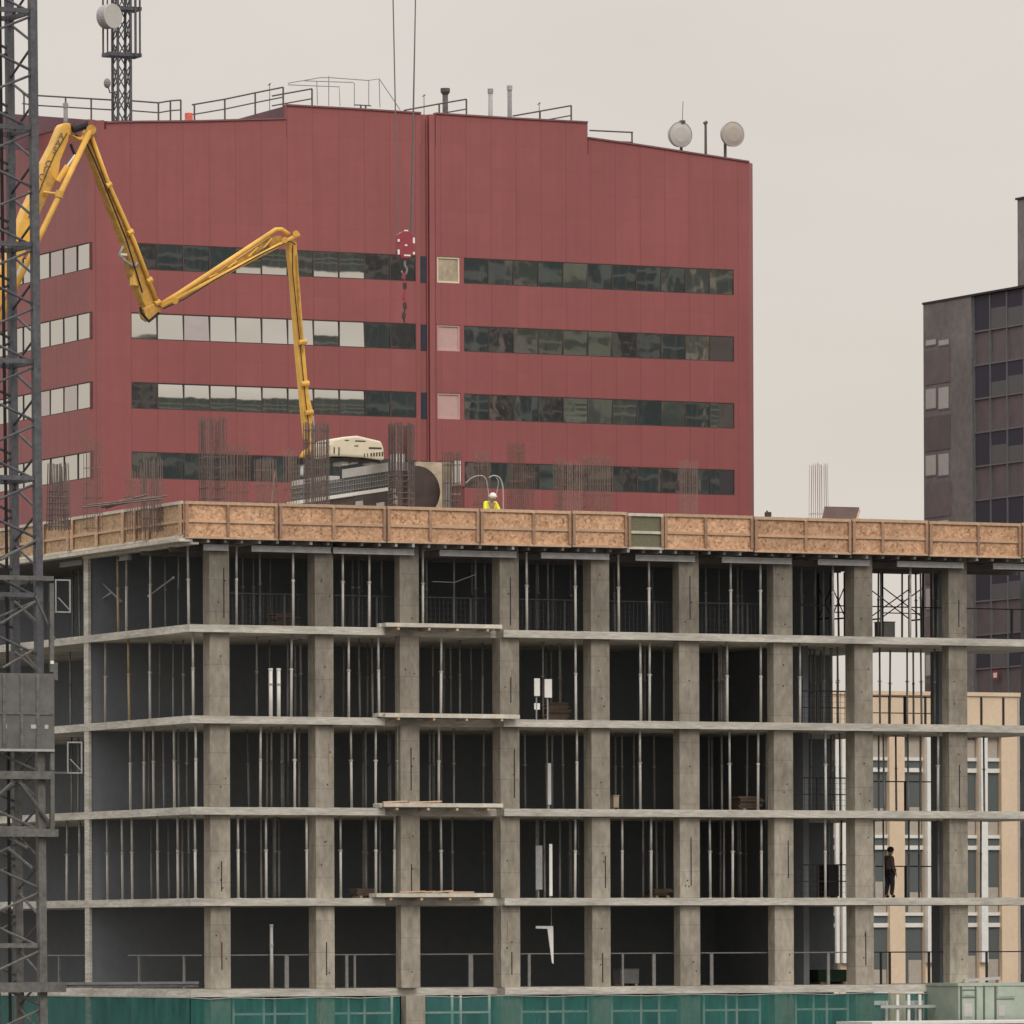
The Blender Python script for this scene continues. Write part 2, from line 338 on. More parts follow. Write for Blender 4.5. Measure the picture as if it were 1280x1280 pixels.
# ================================================================== CONCRETE FRAME UNDER CONSTRUCTION
C = frame_at(237, 780, 224.0)
PPM = FPX/224.0
z0 = C.front(237,1237)[1]; z4 = C.front(237,780)[1]; SH = (z4-z0)/4
ZS = [z0+SH*k for k in range(5)]                # slab tops
TH = .25
tR = C.front(1345, 900)[0]
tw = C.front(1041, 900, 7.3)[0]                 # end of the core wall
t_n0 = C.front(481,900)[0]; t_n1 = C.front(630,900)[0]
th = Thing('concrete_building','unfinished concrete frame building with open storeys and a row of bare square columns','building',C,0,0,0)
SW = C.side(111,1000,.05)[0]; SB1, SB2, SB3 = SW+.45, 5.7, 32.0
tw = C.front(1041,900,SW)[0]
for z in ZS:
    b = MB()
    b.box(0,t_n0,0,.55,z-TH,z); b.box(t_n1,tR,0,.55,z-TH,z)
    b.box(0,tR,.55,SB2,z-TH,z); b.box(0,tw+.3,SB2,SB1,z-TH,z); b.box(0,6.0,SB1,SB3,z-TH,z)
    b.build('slab', M['slab'], th)
zb = C.front(232,672,-.35)[1]                   # underside of the deck forms
DECK = zb+.32
MB().box(0,tR,0,SB1,zb+.06,DECK).box(0,6,SB1,SB3,zb+.06,DECK).build('deck_slab', M['slab'], th)
CS = [(254,263,288),(385,395,418),(494,501,525),(616,626,650),(730,740,763),(842,850,875),(960,968,992),(1058,1069,1092),(1179,1187,1210),(1289,1297,1320)]
COLT = []
for i,(a,b_,c) in enumerate(CS):
    ta = C.front(b_,1060,.22)[0]; tb = C.front(c,1060,.22)[0]; dp = (b_-a)/(PPM*math.sin(ANG))*1.02
    COLT.append((ta,tb,dp))
for k in range(-1,5):
    zl = 0 if k<0 else ZS[k]; zh = ZS[k+1]-TH if k<4 else zb
    for i,(ta,tb,dp) in enumerate(COLT):
        s0 = .22 if k>=0 or i!=2 else -.16
        MB().box(ta,tb,s0,s0+dp,zl,zh).build('column', M['concrete'] if k<2 else M['concrete_mid'] if k<4 else M['concrete_shade'], th, bevel=.015)
    # few inner columns seen in the open right-hand end
    if k>=0:
        for px in (1183,1296):
            t = C.front(px,1000,4.6)[0]
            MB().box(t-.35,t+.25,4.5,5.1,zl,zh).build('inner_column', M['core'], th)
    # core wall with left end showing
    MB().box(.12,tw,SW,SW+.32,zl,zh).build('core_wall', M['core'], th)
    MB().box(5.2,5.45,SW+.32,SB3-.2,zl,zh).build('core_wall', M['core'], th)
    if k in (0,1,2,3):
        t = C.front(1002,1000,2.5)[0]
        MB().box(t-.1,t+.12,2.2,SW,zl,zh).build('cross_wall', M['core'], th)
    MB().box(.02,.12,SW-.08,SW+.32,zl,zh).build('lit_wall_end', M['slab'], th)  # pale end: sky light on this edge put into its colour
# form-tie holes in the columns (dark plugs)
for k in range(5):
    for i,(ta,tb,dp) in enumerate(COLT[:9]):
        b = MB()
        zl = ZS[k]
        for _ in range(random.choice((1,2,2,3))):
            t = ta+(tb-ta)*random.uniform(.25,.8); z = zl+random.uniform(.3,2.1)
            MB().tube((t,.215,z),(t,.235,z),.028,n=7).build('tie_hole', M['black'], th)
        if random.random()<.32:
            t = ta+(tb-ta)*random.choice((.55,.72)); za = zl+random.uniform(.1,.7)
            MB().box(t-.018,t+.018,.212,.23,za,za+random.uniform(.7,1.7)).build('form_joint', M['black'], th)
        if random.random()<.3:
            t = ta+(tb-ta)*random.uniform(.2,.85); zt_=zl+random.uniform(1.6,2.6); ln=random.uniform(.5,1.3)
            MB().prism([(t-.012,zt_),(t+.014,zt_+.02),(t+.02,zt_-ln*.5),(t+.004,zt_-ln),(t-.014,zt_-ln*.6)],.2165,.23).build('rust_streak', M['rust'], th)
FLOOR = {4:'on the top storey',3:'on the storey below the top',2:'on the third storey down',1:'on the fourth storey down',0:'on the lowest open storey'}
# ------------------------------------------------------------------ landing platforms across the recessed edge
for (k,xa,xb) in ((4,481,628),(3,478,648),(2,478,628),(1,470,618)):
    ta=C.front(xa,900,-.3)[0]; tb=C.front(xb,900,-.3)[0]; z=ZS[k]+.02
    p = Thing('landing_platform','pale plank platform over the recessed slab edge %s'%FLOOR[k],'platform',C,ta,-.3,z,'plank platforms on the slab edges')
    b=MB(); n=4
    for j in range(n):
        s=-.32+j*.2; dz=random.uniform(-.012,.012)
        b.box(ta+random.uniform(-.05,.1),tb+random.uniform(-.1,.05),s,s+.19,z+.0+dz,z+.13+dz)
    b.build('planks',M['pale_timber'],p)
    for f in (.12,.38,.62,.88):
        t=ta+(tb-ta)*f; MB().box(t-.04,t+.04,-.3,.47,z-.1,z-.02).build('bearer',M['timber'],p)
# loose stuff on some platforms
for k,(xa,xb) in ((2,(480,560)),(1,(500,612))):
    ta=C.front(xa,900,.1)[0]; tb=C.front(xb,900,.1)[0]; z=ZS[k]+.165
    p=Thing('scrap_timber','short brown timber offcuts lying on the plank platform %s'%FLOOR[k],'timber offcuts',C,ta,.1,z)
    b=MB(); t=ta
    while t<tb-1.2:
        l=random.uniform(.5,1.1); b.bar((t,.1+random.uniform(0,.2),z+.03),(t+l,.1+random.uniform(0,.2),z+.03+random.uniform(0,.05)),.12,.05); t+=l*.8
    b.build('boards',M['timber'],p)
# ------------------------------------------------------------------ props
def prop_proto(z, zt):
    return None
def bay_of(px):
    fr=[c[2] for c in CS]
    n=sum(1 for f in fr if px>f)
    return n
props=[]   # (floor, px, depth, kind)
def P(k, s, kind, *xs):
    for x in xs: props.append((k,x,s,kind))
P(4,.45,'g', 296,367,429,462,529,659,720,774,812,914,951,1042,1138)
P(4,.45,'g', 112,155,185,233)
P(4,.45,'o', 145)
P(4,2.6,'d', 88,220,326,568,595,686,883,1003,1030,1102,1152,1167,97)
P(3,.45,'g', 184,238,364,436,474,551,720,801,812,909,951)
P(3,.45,'o', 158)
P(3,2.6,'d', 85,133,152,172,213,321,450,466,575,679,902,1005,1030,1048,1100,1134,1152,1168)
P(2,.45,'g', 159,176,188,214,241,325,368,439,469,498,548,721,800,912,947,1032,1172)
P(2,2.6,'d', 136,220,339,352,457,567,684,902,957,1004,1050,1105,1135,86,94)
P(1,.45,'g', 79,95,130,149,161,193,218,240,297,332,383,425,469,492,551,718,777,813,887,915,951,1031,989)
P(1,2.6,'d', 96,177,224,306,343,457,474,565,680,699,803,904,1005,1092,1104,1135,1172,670)
P(3,2.6,'d',140,166,196,226)
P(2,2.6,'d',148,168,182,201,230)
P(1,2.6,'d',141,170,185,207,232)
P(4,2.6,'d',168,204,128)
P(3,.45,'g',128,1000)
P(4,4.2,'d',1098,1128,1146,1172)
P(3,4.2,'d',1112,1142,1047)
P(2,4.2,'d',1098,1120,1150,1230)
P(1,4.2,'d',1148,1225)
for k in (1,2,3,4):
    for i in range(7):
        a,b_=CS[i][2],CS[i+1][0]
        for q in range(random.choice((3,4,4,5))): P(k,random.choice((3.6,4.6,5.6)),'d',a+6+(b_-a-12)*random.random())
protos={}
cnt={}
# count from left inside each bay and storey
order={}
for (k,x,s,kind) in props: order.setdefault((k,bay_of(x)),[]).append(x)
for v in order.values(): v.sort()
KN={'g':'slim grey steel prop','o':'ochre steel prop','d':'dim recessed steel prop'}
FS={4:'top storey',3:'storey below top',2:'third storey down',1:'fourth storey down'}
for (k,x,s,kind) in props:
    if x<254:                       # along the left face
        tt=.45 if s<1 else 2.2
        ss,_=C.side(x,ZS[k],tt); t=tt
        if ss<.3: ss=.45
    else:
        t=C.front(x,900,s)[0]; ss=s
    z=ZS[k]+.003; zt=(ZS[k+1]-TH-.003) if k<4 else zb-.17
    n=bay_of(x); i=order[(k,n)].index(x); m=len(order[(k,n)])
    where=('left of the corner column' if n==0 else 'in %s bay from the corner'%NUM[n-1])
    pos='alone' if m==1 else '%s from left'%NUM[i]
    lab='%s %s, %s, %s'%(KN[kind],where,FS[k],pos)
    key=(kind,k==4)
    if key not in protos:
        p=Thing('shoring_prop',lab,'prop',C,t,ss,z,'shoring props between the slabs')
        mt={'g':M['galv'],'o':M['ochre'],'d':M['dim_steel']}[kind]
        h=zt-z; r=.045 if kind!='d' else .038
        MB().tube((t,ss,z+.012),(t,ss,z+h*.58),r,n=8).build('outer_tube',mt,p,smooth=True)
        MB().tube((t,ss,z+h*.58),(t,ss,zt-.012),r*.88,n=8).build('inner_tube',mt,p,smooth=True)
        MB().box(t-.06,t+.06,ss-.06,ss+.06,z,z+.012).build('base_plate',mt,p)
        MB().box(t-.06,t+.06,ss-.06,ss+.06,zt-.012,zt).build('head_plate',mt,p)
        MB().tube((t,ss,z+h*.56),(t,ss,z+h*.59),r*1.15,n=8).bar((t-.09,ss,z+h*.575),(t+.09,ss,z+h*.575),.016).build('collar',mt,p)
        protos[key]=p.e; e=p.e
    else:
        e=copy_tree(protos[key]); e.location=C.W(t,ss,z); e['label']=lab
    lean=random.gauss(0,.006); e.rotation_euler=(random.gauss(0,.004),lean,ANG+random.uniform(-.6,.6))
# inclined braces on the top storey at the left
for j,(xa,ya,xb,yb,lab) in enumerate(((112,714,152,752,'grey diagonal brace falling to the right between the two head props'),(186,745,217,722,'thin grey diagonal brace rising toward the corner column on the top storey'),
        (118,755,139,741,'short grey diagonal brace low between props at the left end'))):
    sa,za=C.side(xa,ya,.6); sb,zb_=C.side(xb,yb,.6)
    p=Thing('diagonal_brace',lab,'brace',C,.6,sa,za,'diagonal braces under the deck')
    MB().tube((.6,sa,za),(.6,sb,zb_),.03,n=7).build('brace_tube',M['dim_steel'],p)
    MB().ball((.6,sa,za),.05,.05,.05).ball((.6,sb,zb_),.05,.05,.05).build('clamp',M['dim_steel'],p)
# ------------------------------------------------------------------ guardrails
def guard(k,xa,xb,s,posts,mt,lab,h=1.12,mid=False,mesh=False):
    ta=C.front(xa,900,s)[0]; tb=C.front(xb,900,s)[0]; z=ZS[k]+.003
    p=Thing('guardrail',lab,'guardrail',C,ta,s,z,'guardrails at the slab edges')
    MB().tube((ta,s,z+h),(tb,s,z+h),.022,n=6).build('top_rail',mt,p)
    if mid: MB().tube((ta,s,z+h*.5),(tb,s,z+h*.5),.018,n=6).build('mid_rail',mt,p)
    for q in posts:
        w=.035
        if isinstance(q,tuple): q,w=q
        t=C.front(q,900,s)[0]; MB().box(t-w,t+w,s-.03,s+.03,z,z+h-.02).build('post',mt,p)
    if mesh:
        b=MB(); t=ta
        while t<tb: b.tube((t,s,z+.05),(t,s,z+h),.007,n=4); t+=.16
        for q in range(1,6): b.tube((ta,s,z+h*q/6),(tb,s,z+h*q/6),.006,n=4)
        b.build('wire_mesh',mt,p)
bays=[(CS[i][2],CS[i+1][0]) for i in range(9)]
pp=[[(357,.07),339],[(432,.05),442],[(587,.08)],[(660,.05)],[777,(816,.06)],[(888,.06)],[(1034,.05)],[1100,1111,(1160,.04)],[1232]]
for i,(a,b_) in enumerate(bays):
    guard(0,a-2,b_+6,.85,pp[i],M['rail'] if i<7 else M['dark_rail'],'thin steel guardrail in the %s bay from the corner %s'%(NUM[i],FLOOR[0]))
    guard(4,a-2,b_+6,1.4,[(a*.3+b_*.7)],M['dark_rail'] if i>5 else M['dim_rail'],'dim guardrail in the %s bay from the corner %s'%(NUM[i],FLOOR[4]),mesh=(i in(0,1,2,3,4,5)))
for k in (1,2,3):
    for i in (6,7):
        a,b_=bays[i]; guard(k,a-2,b_+6,5.2 if i==7 else 1.2,[a+(b_-a)*.45],M['dark_rail'],'black guardrail in the %s bay from the corner %s'%(NUM[i],FLOOR[k]),mid=(k==3 or i==6),h=1.15,mesh=(i==6))
# left face guardrails on the lowest open storey
for (xa,xb,ps,lab) in ((60,107,(74,),'thin guardrail beside the crane mast on the lowest open storey'),(160,252,(174,230),'thin guardrail left of the corner column on the lowest open storey')):
    sa,_=C.side(xa,1200,.5); sb,_=C.side(xb,1200,.5); z=ZS[0]+.003; sb=max(sb,.3)
    p=Thing('guardrail',lab,'guardrail',C,.5,sa,z,'guardrails at the slab edges')
    MB().tube((.5,sa,z+1.12),(.5,sb,z+1.12),.022,n=6).build('top_rail',M['rail'],p)
    for q in ps:
        s_,_=C.side(q,1200,.5); MB().box(.465,.535,s_-.03,s_+.03,z,z+1.1).build('post',M['rail'],p)
# ------------------------------------------------------------------ edge formwork of the deck
zf0=zb; zft=C.front(232,625.5,-.35)[1]
def form_front(xa,xb,mids,mt,lab,olive=False):
    s=-.35
    ta=C.front(xa,650,s)[0]; tb=C.front(xb,650,s)[0]
    dz=random.uniform(-.02,.02); a,b_=zf0+dz,zft+dz
    p=Thing('formwork_panel',lab,'formwork panel',C,ta,s,a,'wooden edge forms round the deck')
    tm=M['pale_timber'] if olive else M['timber']
    MB().box(ta+.004,tb-.004,s+.06,s+.085,a+.02,b_-.02).build('board',mt,p)
    MB().box(ta,tb,s-.005,s+.06,b_-.10,b_).build('top_rail',tm,p)
    MB().box(ta,tb,s-.005,s+.06,a,a+.08).build('bottom_rail',tm,p)
    zm=a+(b_-a)*.47
    MB().box(ta,tb,s+.005,s+.06,zm-.045,zm+.045).build('middle_rail',tm,p)
    xs=[ta,tb-.1]+[C.front(x,650,s)[0]-.05 for x in mids]
    for t in xs: MB().box(t,t+.10,s-.03,s+.0045,a+.082,b_-.102).build('stud',M['stud'],p)
    MB().box(tb-.12,tb+.09,s+.09,s+.2,a+.01,b_-.03).build('joint_shade_backing',M['ply'],p)  # dark backing added to make the gap between panels look shaded
    # nail plates and stains at the ties
    b=MB()
    for _ in range(random.choice((1,1,2))):
        t=random.uniform(ta+.2,tb-.2); z=a+(b_-a)*random.choice((.3,.72)); 
        if not olive: MB().box(t-.025,t+.025,s+.05,s+.06,z-.09,z+.09).build('tie_strap',M['stud'],p)
FP=[(232,347,[285]),(349.2,482.2,[417]),(484.4,598.7,[538]),(600.9,713.7,[667]),(715.9,784,[]),(785.2,829.4,[]),(830.6,941.2,[882]),(943.4,1063.7,[1007]),(1065.9,1159.8,[1103]),(1162,1276,[1223]),(1278.2,1345,[])]
for i,(a,b_,m_) in enumerate(FP):
    ol=(i==5)
    if ol: lab='narrow olive green formwork panel with pale rails among the orange ones'
    else: lab='orange flaked board formwork panel on the front deck edge, %s from the corner'%NUM[i]
    form_front(a,b_,m_,M['olive_board'] if ol else M['osb'],lab,ol)
def form_left(xa,xb,mids,lab,dt=0):
    t=-.35+dt
    sa=C.side(xa,660,t)[0]; sb=C.side(xb,660,t)[0]     # sa is the far end
    dz=random.uniform(-.015,.015); a,b_=zf0+.02+dz,zft+dz
    p=Thing('formwork_panel',lab,'formwork panel',C,t,sa,a,'wooden edge forms round the deck')
    MB().box(t+.06,t+.085,sb,sa,a+.02,b_-.02).build('board',M['osb_left'],p)
    MB().box(t-.005,t+.06,sb,sa,b_-.10,b_).build('top_rail',M['pale_timber'],p)
    MB().box(t-.005,t+.06,sb,sa,a,a+.08).build('bottom_rail',M['pale_timber'],p)
    zm=a+(b_-a)*.45; MB().box(t+.005,t+.06,sb,sa,zm-.045,zm+.045).build('middle_rail',M['timber'],p)
    for s in [sb,sa-.16]+[C.side(x,660,t)[0] for x in mids]:
        MB().box(t-.05,t+.0045,s,s+.16,a+.082,b_-.102).build('stud',M['timber'],p)
sx=.0
form_left(184,227,[],'tan board formwork panel on the left deck edge, right by the corner')
form_left(89,181,[122,155,170],'tan board formwork panel on the left deck edge with four studs',.0)
form_left(22,86,[55],'tan board formwork panel on the left deck edge just right of the crane mast')
form_left(-60,19,[-20],'tan board formwork panel on the left deck edge behind the crane mast')
# pale fascia ledge below the left forms
p=Thing('fascia_ledge','long pale plank ledge under the left formwork panels','ledge',C,-.45,0,zf0-.16)
sa=C.side(-60,690,-.45)[0]
MB().box(-.5,-.1,-.3,sa,zf0-.12,zf0-.003).build('plank',M['pale_timber'],p)
MB().box(-.1,.25,-.2,9,zf0-.2,zf0-.125).build('lower_plank',M['pale_timber'],p)
# falsework under the deck: sheet and joists
p=Thing('deck_falsework','dark plywood soffit with rows of small joists under the top deck','falsework',C,0,0,zb-.2)
MB().box(-.3,tR,-.3,SB1,zb,zb+.055).box(-.3,6,SB1,SB3,zb,zb+.055).build('soffit_sheet',M['ply'],p)
t=-.1
while t<tR:
    MB().box(t,t+.09,-.25+random.uniform(-.08,.05),SB2,zb-.13,zb-.002).build('joist',M['beam'] if random.random()<.35 else M['ply'],p); t+=.62
for s in (1.6,4.0): MB().box(0,tR,s,s+.12,zb-.34,zb-.132).build('waler',M['ply'],p)
BE=[(255,286),(315,414),(417,518),(550,646),(677,762),(795,869),(903,990),(1023,1088),(1122,1205),(1242,1310)]
for i,(a,b_) in enumerate(BE):
    s=.02; ta=C.front(a,690,s)[0]; tb=C.front(b_,690,s)[0]
    yt=684+ (a-315)*.0245
    zt=C.front(a,yt+2,s)[1]; zt=zb-.18
    p=Thing('formwork_beam','pale grey beam under the deck, reaching the %s column from the corner'%NUM[i],'beam',C,ta,s,zt-.2,'pale beams below the deck')
    MB().box(ta,tb,s,s+.09,zt-.03,zt).build('top_flange',M['beam'],p); MB().box(ta,tb,s+.03,s+.06,zt-.16,zt-.03).build('web',M['beam'],p); MB().box(ta,tb,s,s+.09,zt-.20,zt-.16).build('bottom_flange',M['beam'],p)
for i,(xa,xb,y,lab) in enumerate(((75,103,700,'grey box beam end hanging under the left deck edge beside the mast'),(149,160,694,'short grey beam head on the thick prop under the left deck edge'))):
    sa=C.side(xa,y,.3)[0]; sb,zz=C.side(xb,y,.3)
    p=Thing('formwork_beam',lab,'beam',C,.3,sa,zz-.15,'pale beams below the deck')
    MB().box(.3,.42,sb,sa,zz-.11,zz-.02).build('web',M['beam'],p); MB().box(.27,.45,sb,sa,zz-.02,zz+.02).build('top_flange',M['beam'],p); MB().box(.27,.45,sb,sa,zz-.15,zz-.11).build('bottom_flange',M['beam'],p)
# ------------------------------------------------------------------ rebar cages on the deck
def cage(xa,xb,yt,s,n,lab,dense=False,ties=6,taper=0.0,r=.016,ext=1.0,split=False):
    ta=C.front(xa,600,s)[0]; tb,zt=C.front(xb,yt,s); d=min(.7,(tb-ta)*.9)
    p=Thing('rebar_cage',lab,'rebar cage',C,(ta+tb)/2,s,DECK,'starter rebar cages standing on the deck')
    mt=M['rebar_dark'] if dense else M['rebar']
    b=MB(); tm=(ta+tb)/2; ring=[]
    n=int(n*1.5)+1; r*=.74; ties=max(3,int(ties*.7))
    for i in range(n):
        f=i/(n-1)
        if split: f=f*.72 if f<.5 else 1-(1-f)*.72
        ring.append((ta+(tb-ta)*f,s)); ring.append((ta+(tb-ta)*f,s+d))
    for i in range(1,max(2,n//2)):
        f=i/max(2,n//2); ring.append((ta,s+d*f)); ring.append((tb,s+d*f))
    for (t,q) in ring:
        tt=tm+(t-tm)*(1-taper); zz=zt-random.uniform(0,.12)
        b.tube((t,q,DECK),(tt+random.uniform(-.02,.02),q+random.uniform(-.02,.02),zz),r,n=5)
    b.build('vertical_bars',mt,p)
    H=(zt-DECK)*ext
    for i in range(ties):
        b=MB()
        z=DECK+.12+H*(i/ties); k=1-taper*(z-DECK)/(zt-DECK)
        a_,c_=tm+(ta-tm)*k-.01,tm+(tb-tm)*k+.01
        pts=[(a_,s-.01,z),(c_,s-.01,z),(c_,s+d+.01,z),(a_,s+d+.01,z),(a_,s-.01,z)]
        b.path(pts,r*.75,4); b.build('tie',mt,p)
cage(66,88,577,2.0,4,'dark tapering rebar cage with two thick corner bundles near the mast',True,10,.25,.028,.6)
cage(111,128,547,2.5,3,'slender open rebar cage in front of the red corner left of the window rows',False,8,0,.014,.8)
cage(163,181,585,3.0,4,'low rusty rebar cage just left of the dark short one',False,6,0,.012)
cage(184,203,572,1.5,4,'short dark rebar cage above the left formwork panel',True,6,0,.022,.5)
cage(259,283,520,1.2,5,'tall dense rebar cage rising behind the corner formwork panel',True,12,0,.026,.7,True)
cage(290,312,553,2.5,4,'medium rusty rebar cage right of the tall dense corner one',False,10,0,.015)
cage(326,345,572,3.0,4,'low rusty rebar cage behind the leaning poles',False,8,0,.013)
cage(360,373,560,3.2,3,'narrow rusty rebar cage left of the concrete hose end',False,6,0,.014)
cage(389,411,526,1.3,6,'tall dense rebar cage beside the yellow boom tip',True,14,0,.022)
cage(495,517,527,1.2,6,'tall dense rebar cage in front of the brown drum',True,16,0,.03,.55,True)
cage(561,577,563,2.2,4,'dark rebar cage against the beige shutter right of the drum',True,8,0,.018)
cage(598,612,562,5,4,'faint rebar cage behind the crouching worker',False,8,0,.012)
cage(641,656,551,3,4,'rusty rebar cage right of the worker in front of the dark windows',False,10,0,.015)
cage(657,668,580,3.6,3,'low narrow rebar cage beside a taller one right of the worker',False,8,0,.013)
cage(696,704,570,3,3,'thin rebar cage left of the wide pair below the red wall',False,8,0,.013)
cage(709,727,575,2.5,4,'rusty rebar cage, left one of the wide pair before the last windows',False,9,0,.015)
cage(738,765,566,2.8,6,'wide rusty rebar cage, right one of the wide pair before the last windows',False,12,0,.013)
cage(856,872,574,3.5,5,'faint fine rebar cage before the far right windows of the red building',False,9,0,.010)
cage(1019,1036,578,2.0,4,'thin pale rebar cage standing alone against the sky',False,4,.12,.010,.55)
# leaning poles
p=Thing('leaning_poles','pair of thin brown poles propped together like a letter A behind the deck edge','poles',C,C.front(344,600,2)[0],2,DECK)
ta,za=C.front(344,588,2); t1=C.front(335,630,2)[0]; t2=C.front(353,630,2)[0]
for q in (t1,t2): MB().tube((ta+(q-ta)*.02,2,za),(q,2,DECK),.03,n=6).build('pole',M['rebar'],p)
# dark long bars lying on the left deck edge
p=Thing('bar_bundle','bundle of long dark bars lying across the left formwork panels','bar bundle',C,C.front(112,633,.8)[0],.8,zft)
ta,za=C.front(100,636,.8); tb,z2=C.front(205,621,.8); tc_,z3=C.front(240,624,.8)
b=MB()
for j in range(6): b.tube((ta+j*.2,.6+j*.08,za+.02+random.uniform(0,.1)),(tb+random.uniform(-.8,.3),.6+j*.08,zft+.1+j*.035),.03,n=5)
b.build('bars',M['rebar_dark'],p)
# tilted brown sheet on right
p=Thing('plywood_sheet','dark brown sheet tilted up above the deck edge, right of the lone rebar cage','sheet',C,C.front(1050,650,.6)[0],.6,zft)
q=[C.front(x,y,s) +(s,) for x,y,s in ((1027,651,.3),(1068,652,.3),(1074,634,1.0),(1031,633,1.0))]
b=MB(); v=[(a[0],a[2],a[1]) for a in q]; b.quad_box(v+[(x,y,z-.05) for x,y,z in v]); b.build('sheet',M['brown_ply'],p)
b=MB(); 
for a_,c_ in ((0,3),(1,2)): b.bar(Vector(v[a_])+Vector((0,0,-.09)),Vector(v[c_])+Vector((0,0,-.09)),.08,.07)
b.bar(Vector(v[3])+Vector((.3,.1,-.05)),(v[3][0]+.3,v[3][1]+.2,DECK),.08,.08); b.bar(Vector(v[2])+Vector((-.3,.1,-.05)),(v[2][0]-.3,v[2][1]+.2,DECK),.08,.08)
b.build('batten',M['timber'],p)
p=Thing('jerrycan','tiny dark can on the deck edge at the right corner of the red wall','can',C,C.front(960,645,.4)[0],.4,zft)
t_=C.front(960,645,.4)[0]; zc=C.front(960,640,.4)[1]
MB().box(t_-.09,t_+.09,.3,.5,DECK,zc).build('can_body',M['drum'],p,bevel=.02); MB().tube((t_-.04,.4,zc),(t_-.04,.4,zc+.05),.03).build('cap',M['black'],p)
# ------------------------------------------------------------------ plant on the deck: cabin, hood, drum, shutters
sN=3.2
tC=C.front(492,620,sN)[0]
sF=C.side(358,620,tC)[0]
def zc_(px,py): return C.side(px,py,tC)[1]
zt1=zc_(492,607); zt0=zc_(358,622)
p=Thing('site_cabin','long grey site cabin with white frame, mesh band and pale parapet behind the deck edge','cabin',C,tC,sN,DECK)
zA=zc_(492,608)-.12; zB=zA+.12; zM=zc_(492,588); zP=zc_(492,577)
w=.55
MB().box(tC+.1,tC+w,sN+.145,sF-.145,DECK,zA).build('dark_body',M['drum'],p)
MB().box(tC,tC+w,sN,sF,zA+.002,zB).build('sill_beam',M['white'],p)
for s in (sN,sF-.14): MB().box(tC,tC+.14,s,s+.14,DECK,zA).build('corner_post',M['white'],p)
sm=sN+3.4
MB().box(tC+.06,tC+w,sN+.04,sF-.3,zB+.002,zM-.002).build('mesh_band',M['mid_grey'],p)
b=MB(); s=sN+.1
while s<sF-.35: b.box(tC+.03,tC+.058,s,s+.02,zB+.01,zM-.01); s+=.2
for z in (zB+.1,(zB+zM)/2,zM-.1): b.box(tC+.02,tC+.06,sN+.05,sF-.3,z-.012,z+.012)
b.build('mesh_bars',M['dim_steel'],p)
MB().box(tC+.0,tC+w,sN-.01,sN+4.2,zM,zP).build('pale_parapet',M['pale_grey'],p)
MB().box(tC+.05,tC+w,sN+5.6,sF-.35,zM,zP-.12).build('pale_parapet',M['pale_grey'],p)
MB().box(tC+.05,tC+.1,sN+2.6,sN+3.2,DECK,zA-.2).build('pale_door',M['pale_grey'],p); MB().box(tC+.05,tC+.1,sN+.9,sN+1.5,DECK,zA-.35).build('pale_door',M['pale_grey'],p)
MB().box(tC+.1,tC+.5,sN+.15,sN+.6,zP+.002,zP+.28).build('vent_box',M['white'],p)
# machine hood, on feet
sh=sN+.4
def hp(x,y): return C.front(x,y,sh)
out=[(414,570),(413,556),(416,549),(430,546),(447,544.5),(462,548),(477,551.5),(480,560),(481,575),(476,575),(455,572),(431,570.5)]
p=Thing('compressor','cream coloured machine with rounded hood and side vents on the cabin roof','compressor',C,hp(445,575)[0],sh,zP)
pts=[hp(*q) for q in out]
MB().prism(pts,sh,sh+1.5).build('hood',M['cream_paint'],p,bevel=.07)
b=MB()
for x,y0_,y1_ in ((417,559,567),(423,559,569)):
    a=hp(x,y1_); c=hp(x+1.3,y0_); b.box(a[0],c[0],sh-.012,sh+.01,a[1],c[1])
b.build('slot',M['black'],p)
b=MB()
for i,x in enumerate((455,459,463,466.5,470,473.5,477)):
    a=hp(x,570.5); c=hp(x+(1.0 if i<2 else 1.9),567-(i*.35)); b.box(a[0],c[0],sh-.012,sh+.01,a[1],c[1])
a=hp(461,561); c=hp(477,559.4); b.box(a[0],c[0],sh-.012,sh+.01,a[1],c[1])
for x0_,x1_,y in ((431,436,550),(444,457,551),(443,448,557)):
    a=hp(x0_,y+1); c=hp(x1_,y-.2); b.box(a[0],c[0],sh-.006,sh+.01,a[1],c[1])
b.build('vent',M['drum'],p)
for x in (434,447,471):
    a=hp(x-4,572)[0]; c=hp(x+4,572)[0]; zz=hp(x,572)[1]
    MB().box(a,c,sh+.2,sh+.9,zP-.05 if x>440 else zP-.12,zz).build('foot',M['pale_grey'],p)
a=hp(414,572); c=hp(480,577); MB().box(a[0]+.1,c[0]-.1,sh+.1,sh+1.3,c[1]-.02,a[1]).build('undertray',M['black'],p)
# drum
tD,zD=C.front(522,614,3.2); rD=.87
p=Thing('steel_drum','big dark brown drum lying end on behind the tall rebar cage','drum',C,tD,3.2,zD-rD)
b=MB(); b.tube((tD,3.25,zD),(tD,6.5,zD),rD,n=40); b.build('shell',M['drum'],p)
b=MB(); b.tube((tD,3.2,zD),(tD,3.248,zD),rD*.93,n=40).build('end_plate',M['drum'],p)
for q in (3.8,5.6): MB().box(tD-.7,tD+.7,q,q+.2,DECK-.0,zD-rD*.75).build('cradle',M['mid_grey'],p)
p=Thing('column_shutter','stained beige shutter boards standing behind the brown drum','shutter',C,C.front(545,600,5.2)[0],6.6,DECK)
a=C.front(520,577,6.7); c=C.front(562,577,6.7)
MB().box(a[0],c[0],6.7,6.8,DECK,a[1]).build('board',M['beige'],p)
for f in (.2,.8): MB().box(a[0]+(c[0]-a[0])*f-.06,a[0]+(c[0]-a[0])*f+.06,6.8,6.95,DECK,a[1]-.1).build('stud',M['timber'],p)
